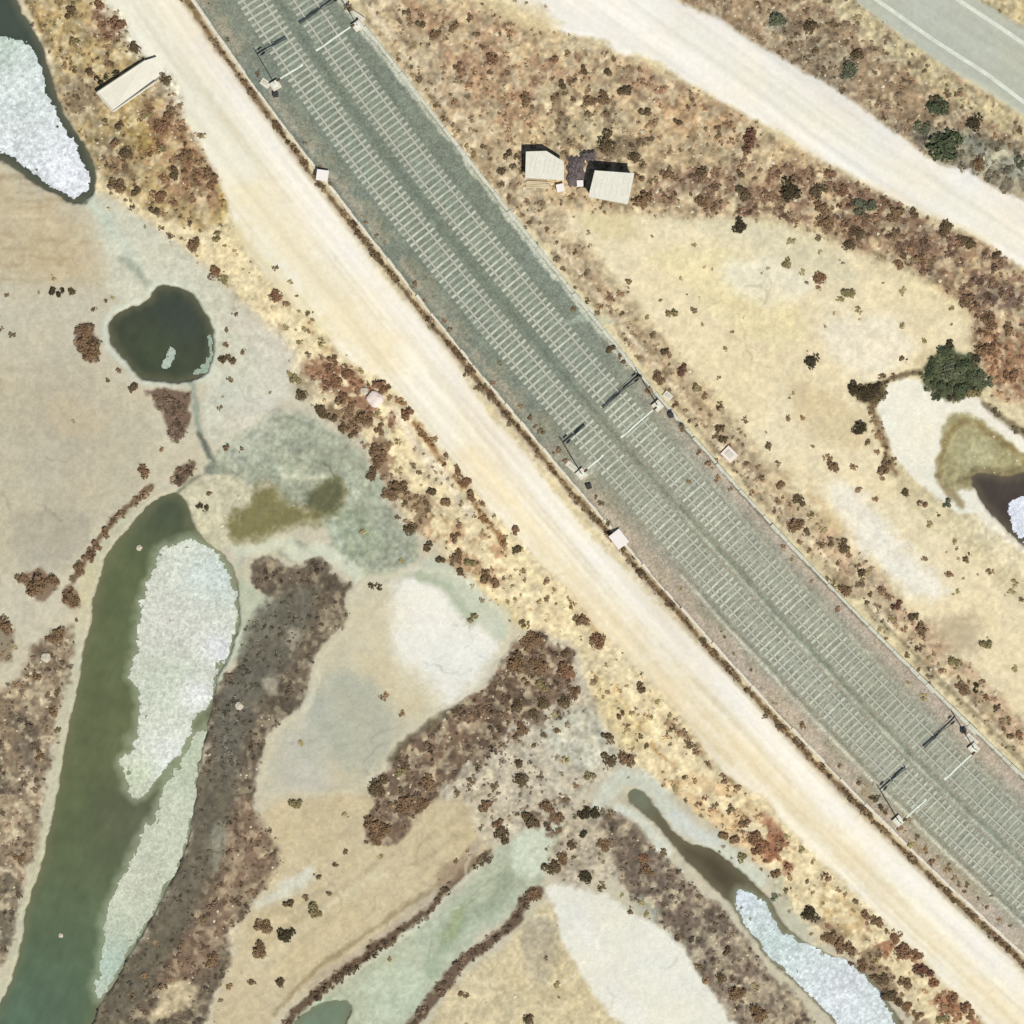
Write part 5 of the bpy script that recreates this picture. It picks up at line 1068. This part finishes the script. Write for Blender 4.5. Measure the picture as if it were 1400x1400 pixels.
for i in PICK:
    x, y, r, t = SH[i]; R = r / PXM
    hz = VZ(x, y)
    zs = R * random.uniform(0.85, 1.15)
    if r >= 11.0:
        o = empty('bush', (wx(x), wy(y), hz - 0.03), random.uniform(0, 6.28))
        f = bpy.data.objects.new('foliage', random.choice(LARGE[t])); s_o = bpy.data.objects.new('stem', stem_me)
        for ch in (f, s_o): col.objects.link(ch); ch.parent = o; ch.scale = (R * 1.05, R * 1.05, zs)
    else:
        o = bpy.data.objects.new('shrub', random.choice(LARGE[t] if r > 8.5 else SMALL[t])); col.objects.link(o)
        o.location = (wx(x), wy(y), hz - 0.03); o.rotation_euler = (0, 0, random.uniform(0, 6.28)); o.scale = (R * 1.08, R * random.uniform(0.92, 1.12), zs)
    tag(o, LABEL[i], 'shrub', GRP)

# the rest of the scrub: countless low clumps, one mass
M_scrub = new_mat('scrub_leaves', rough=0.9, noise=0.25, scale=3.0, attr='leaf_colour', spec=0.1)
g = np.random.default_rng(77)
KV = [leaf_cloud(26, 0.42, 900 + i, 3) for i in range(10)]
pts = []; rad = []; colr = []
maxd = 26.0; area = ((HI - LO) / PXM) ** 2; n0 = int(area * maxd)
X0 = g.uniform(LO + 20, HI - 20, n0); Y0 = g.uniform(LO + 20, HI - 20, n0); acc = g.uniform(0, maxd, n0)
ci = ((X0 - LO) / STEP).astype(int); ri = ((Y0 - LO) / STEP).astype(int)
clump = sstep(0.38, 0.62, fbm(X0, Y0, 16, 161, 2))
keep = acc < 0.66 * VEG[ri, ci] * (0.3 + 1.7 * clump) * (1 + 0.35 * np.clip((VEG[ri, ci] - 5) / 3, 0, 1))
X0, Y0, ri, ci = X0[keep], Y0[keep], ri[keep], ci[keep]
hh = H[ri, ci]; okw = hh > WLEV + 0.03
X0, Y0, ri, ci, hh = X0[okw], Y0[okw], ri[okw], ci[okw], hh[okw]
cc = (0.62 * VC[ri, ci] + 0.38 * COL[ri, ci]) * g.uniform(0.68, 1.12, len(X0))[:, None]
rr = g.uniform(0.07, 0.24, len(X0)) * (1 + 0.35 * np.clip((VEG[ri, ci] - 5) / 3, 0, 1)) * (1 + 0.6 * (g.random(len(X0)) < 0.08))
xr = np.array([SH[i][0] for i in REST]); yr = np.array([SH[i][1] for i in REST])
rr2 = np.array([SH[i][2] / PXM for i in REST]); cr2 = np.array([TYPE[SH[i][3]] for i in REST], float)
X0 = np.r_[X0, xr]; Y0 = np.r_[Y0, yr]; rr = np.r_[rr, rr2]; cc = np.vstack([cc, cr2]); hh = np.r_[hh, [VZ(a, b) for a, b in zip(xr, yr)]]
V = []; C = []
for k in range(10):
    m = np.arange(len(X0)) % 10 == k
    if not m.any(): continue
    th = g.uniform(0, 6.283, m.sum()); base = KV[k]
    ct, st = np.cos(th)[:, None, None], np.sin(th)[:, None, None]
    x = (base[None, :, :, 0] * ct - base[None, :, :, 1] * st) * rr[m][:, None, None] + ((X0[m] - 700) / PXM)[:, None, None]
    y = (base[None, :, :, 0] * st + base[None, :, :, 1] * ct) * rr[m][:, None, None] + ((700 - Y0[m]) / PXM)[:, None, None]
    z = base[None, :, :, 2] * (rr[m] * g.uniform(0.6, 1.1, m.sum()))[:, None, None] + (hh[m] - 0.02)[:, None, None]
    V.append(np.stack([x, y, z], -1).reshape(-1, 4, 3))
    lc = np.repeat(alb(cc[m]), len(base), 0) * g.uniform(0.8, 1.25, (m.sum() * len(base), 1)); C.append(np.repeat(lc, 4, 0))
V = np.concatenate(V); C = np.concatenate(C)
me = cloud_mesh('scrub', V, M_scrub)
a = me.color_attributes.new('leaf_colour', 'FLOAT_COLOR', 'POINT'); a.data.foreach_set('color', np.c_[C * 1.45, np.ones(len(C))].astype(np.float32).ravel())
so_ = bpy.data.objects.new('scrub', me); col.objects.link(so_)
tag(so_, 'low brown scrub and dry weeds covering the banks and verges', 'scrub', kind='stuff')
# pale stones lying through the scrub and on the verges
g = np.random.default_rng(91)
n0 = 26000
X1 = g.uniform(LO + 20, HI - 20, n0); Y1 = g.uniform(LO + 20, HI - 20, n0)
ci = ((X1 - LO) / STEP).astype(int); ri = ((Y1 - LO) / STEP).astype(int)
k_ = (COL[ri, ci, 0] - COL[ri, ci, 2] > 28) & (g.random(n0) < np.clip(VAR[ri, ci] - 0.3, 0, 1) * 0.55) & (H[ri, ci] > WLEV + 0.05) & (inbed[ri, ci] < 0.2)
X1, Y1, ri, ci = X1[k_], Y1[k_], ri[k_], ci[k_]
oc = np.array([(1,0,0),(0,1,0),(-1,0,0),(0,-1,0),(0,0,.7),(.6,.6,.35),(-.55,.6,.3),(-.6,-.5,.38),(.5,-.62,.3)], float)
of = [(4,0,5),(4,5,1),(4,1,6),(4,6,2),(4,2,7),(4,7,3),(4,3,8),(4,8,0)]
rs = g.uniform(0.04, 0.13, len(X1)) * (1 + 0.9 * (g.random(len(X1)) < 0.06)); th = g.uniform(0, 6.283, len(X1))
sx = g.uniform(.7, 1.2, (len(X1), 9)) ; ct, st = np.cos(th)[:, None], np.sin(th)[:, None]
vx = (oc[:, 0] * ct - oc[:, 1] * st) * sx * rs[:, None] + ((X1 - 700) / PXM)[:, None]; vy = (oc[:, 0] * st + oc[:, 1] * ct) * sx * rs[:, None] + ((700 - Y1) / PXM)[:, None]
vz = oc[:, 2] * rs[:, None] * sx + H[ri, ci][:, None] - 0.01
vv = np.stack([vx, vy, vz], -1).reshape(-1, 3); ff = (np.array(of)[None] + (np.arange(len(X1)) * 9)[:, None, None]).reshape(-1, 3)
tag(link_mesh('stones', vv.tolist(), ff.tolist(), new_mat('pale_stone', tuple(alb((220,208,178))), 0.9, 0.25, 0.7)), 'small pale stones strewn through scrub and verges', 'stones', kind='stuff')
print('stones', len(X1), 'clumps', len(X0), 'shrubs', len(SH), 'picked', len(PICK))
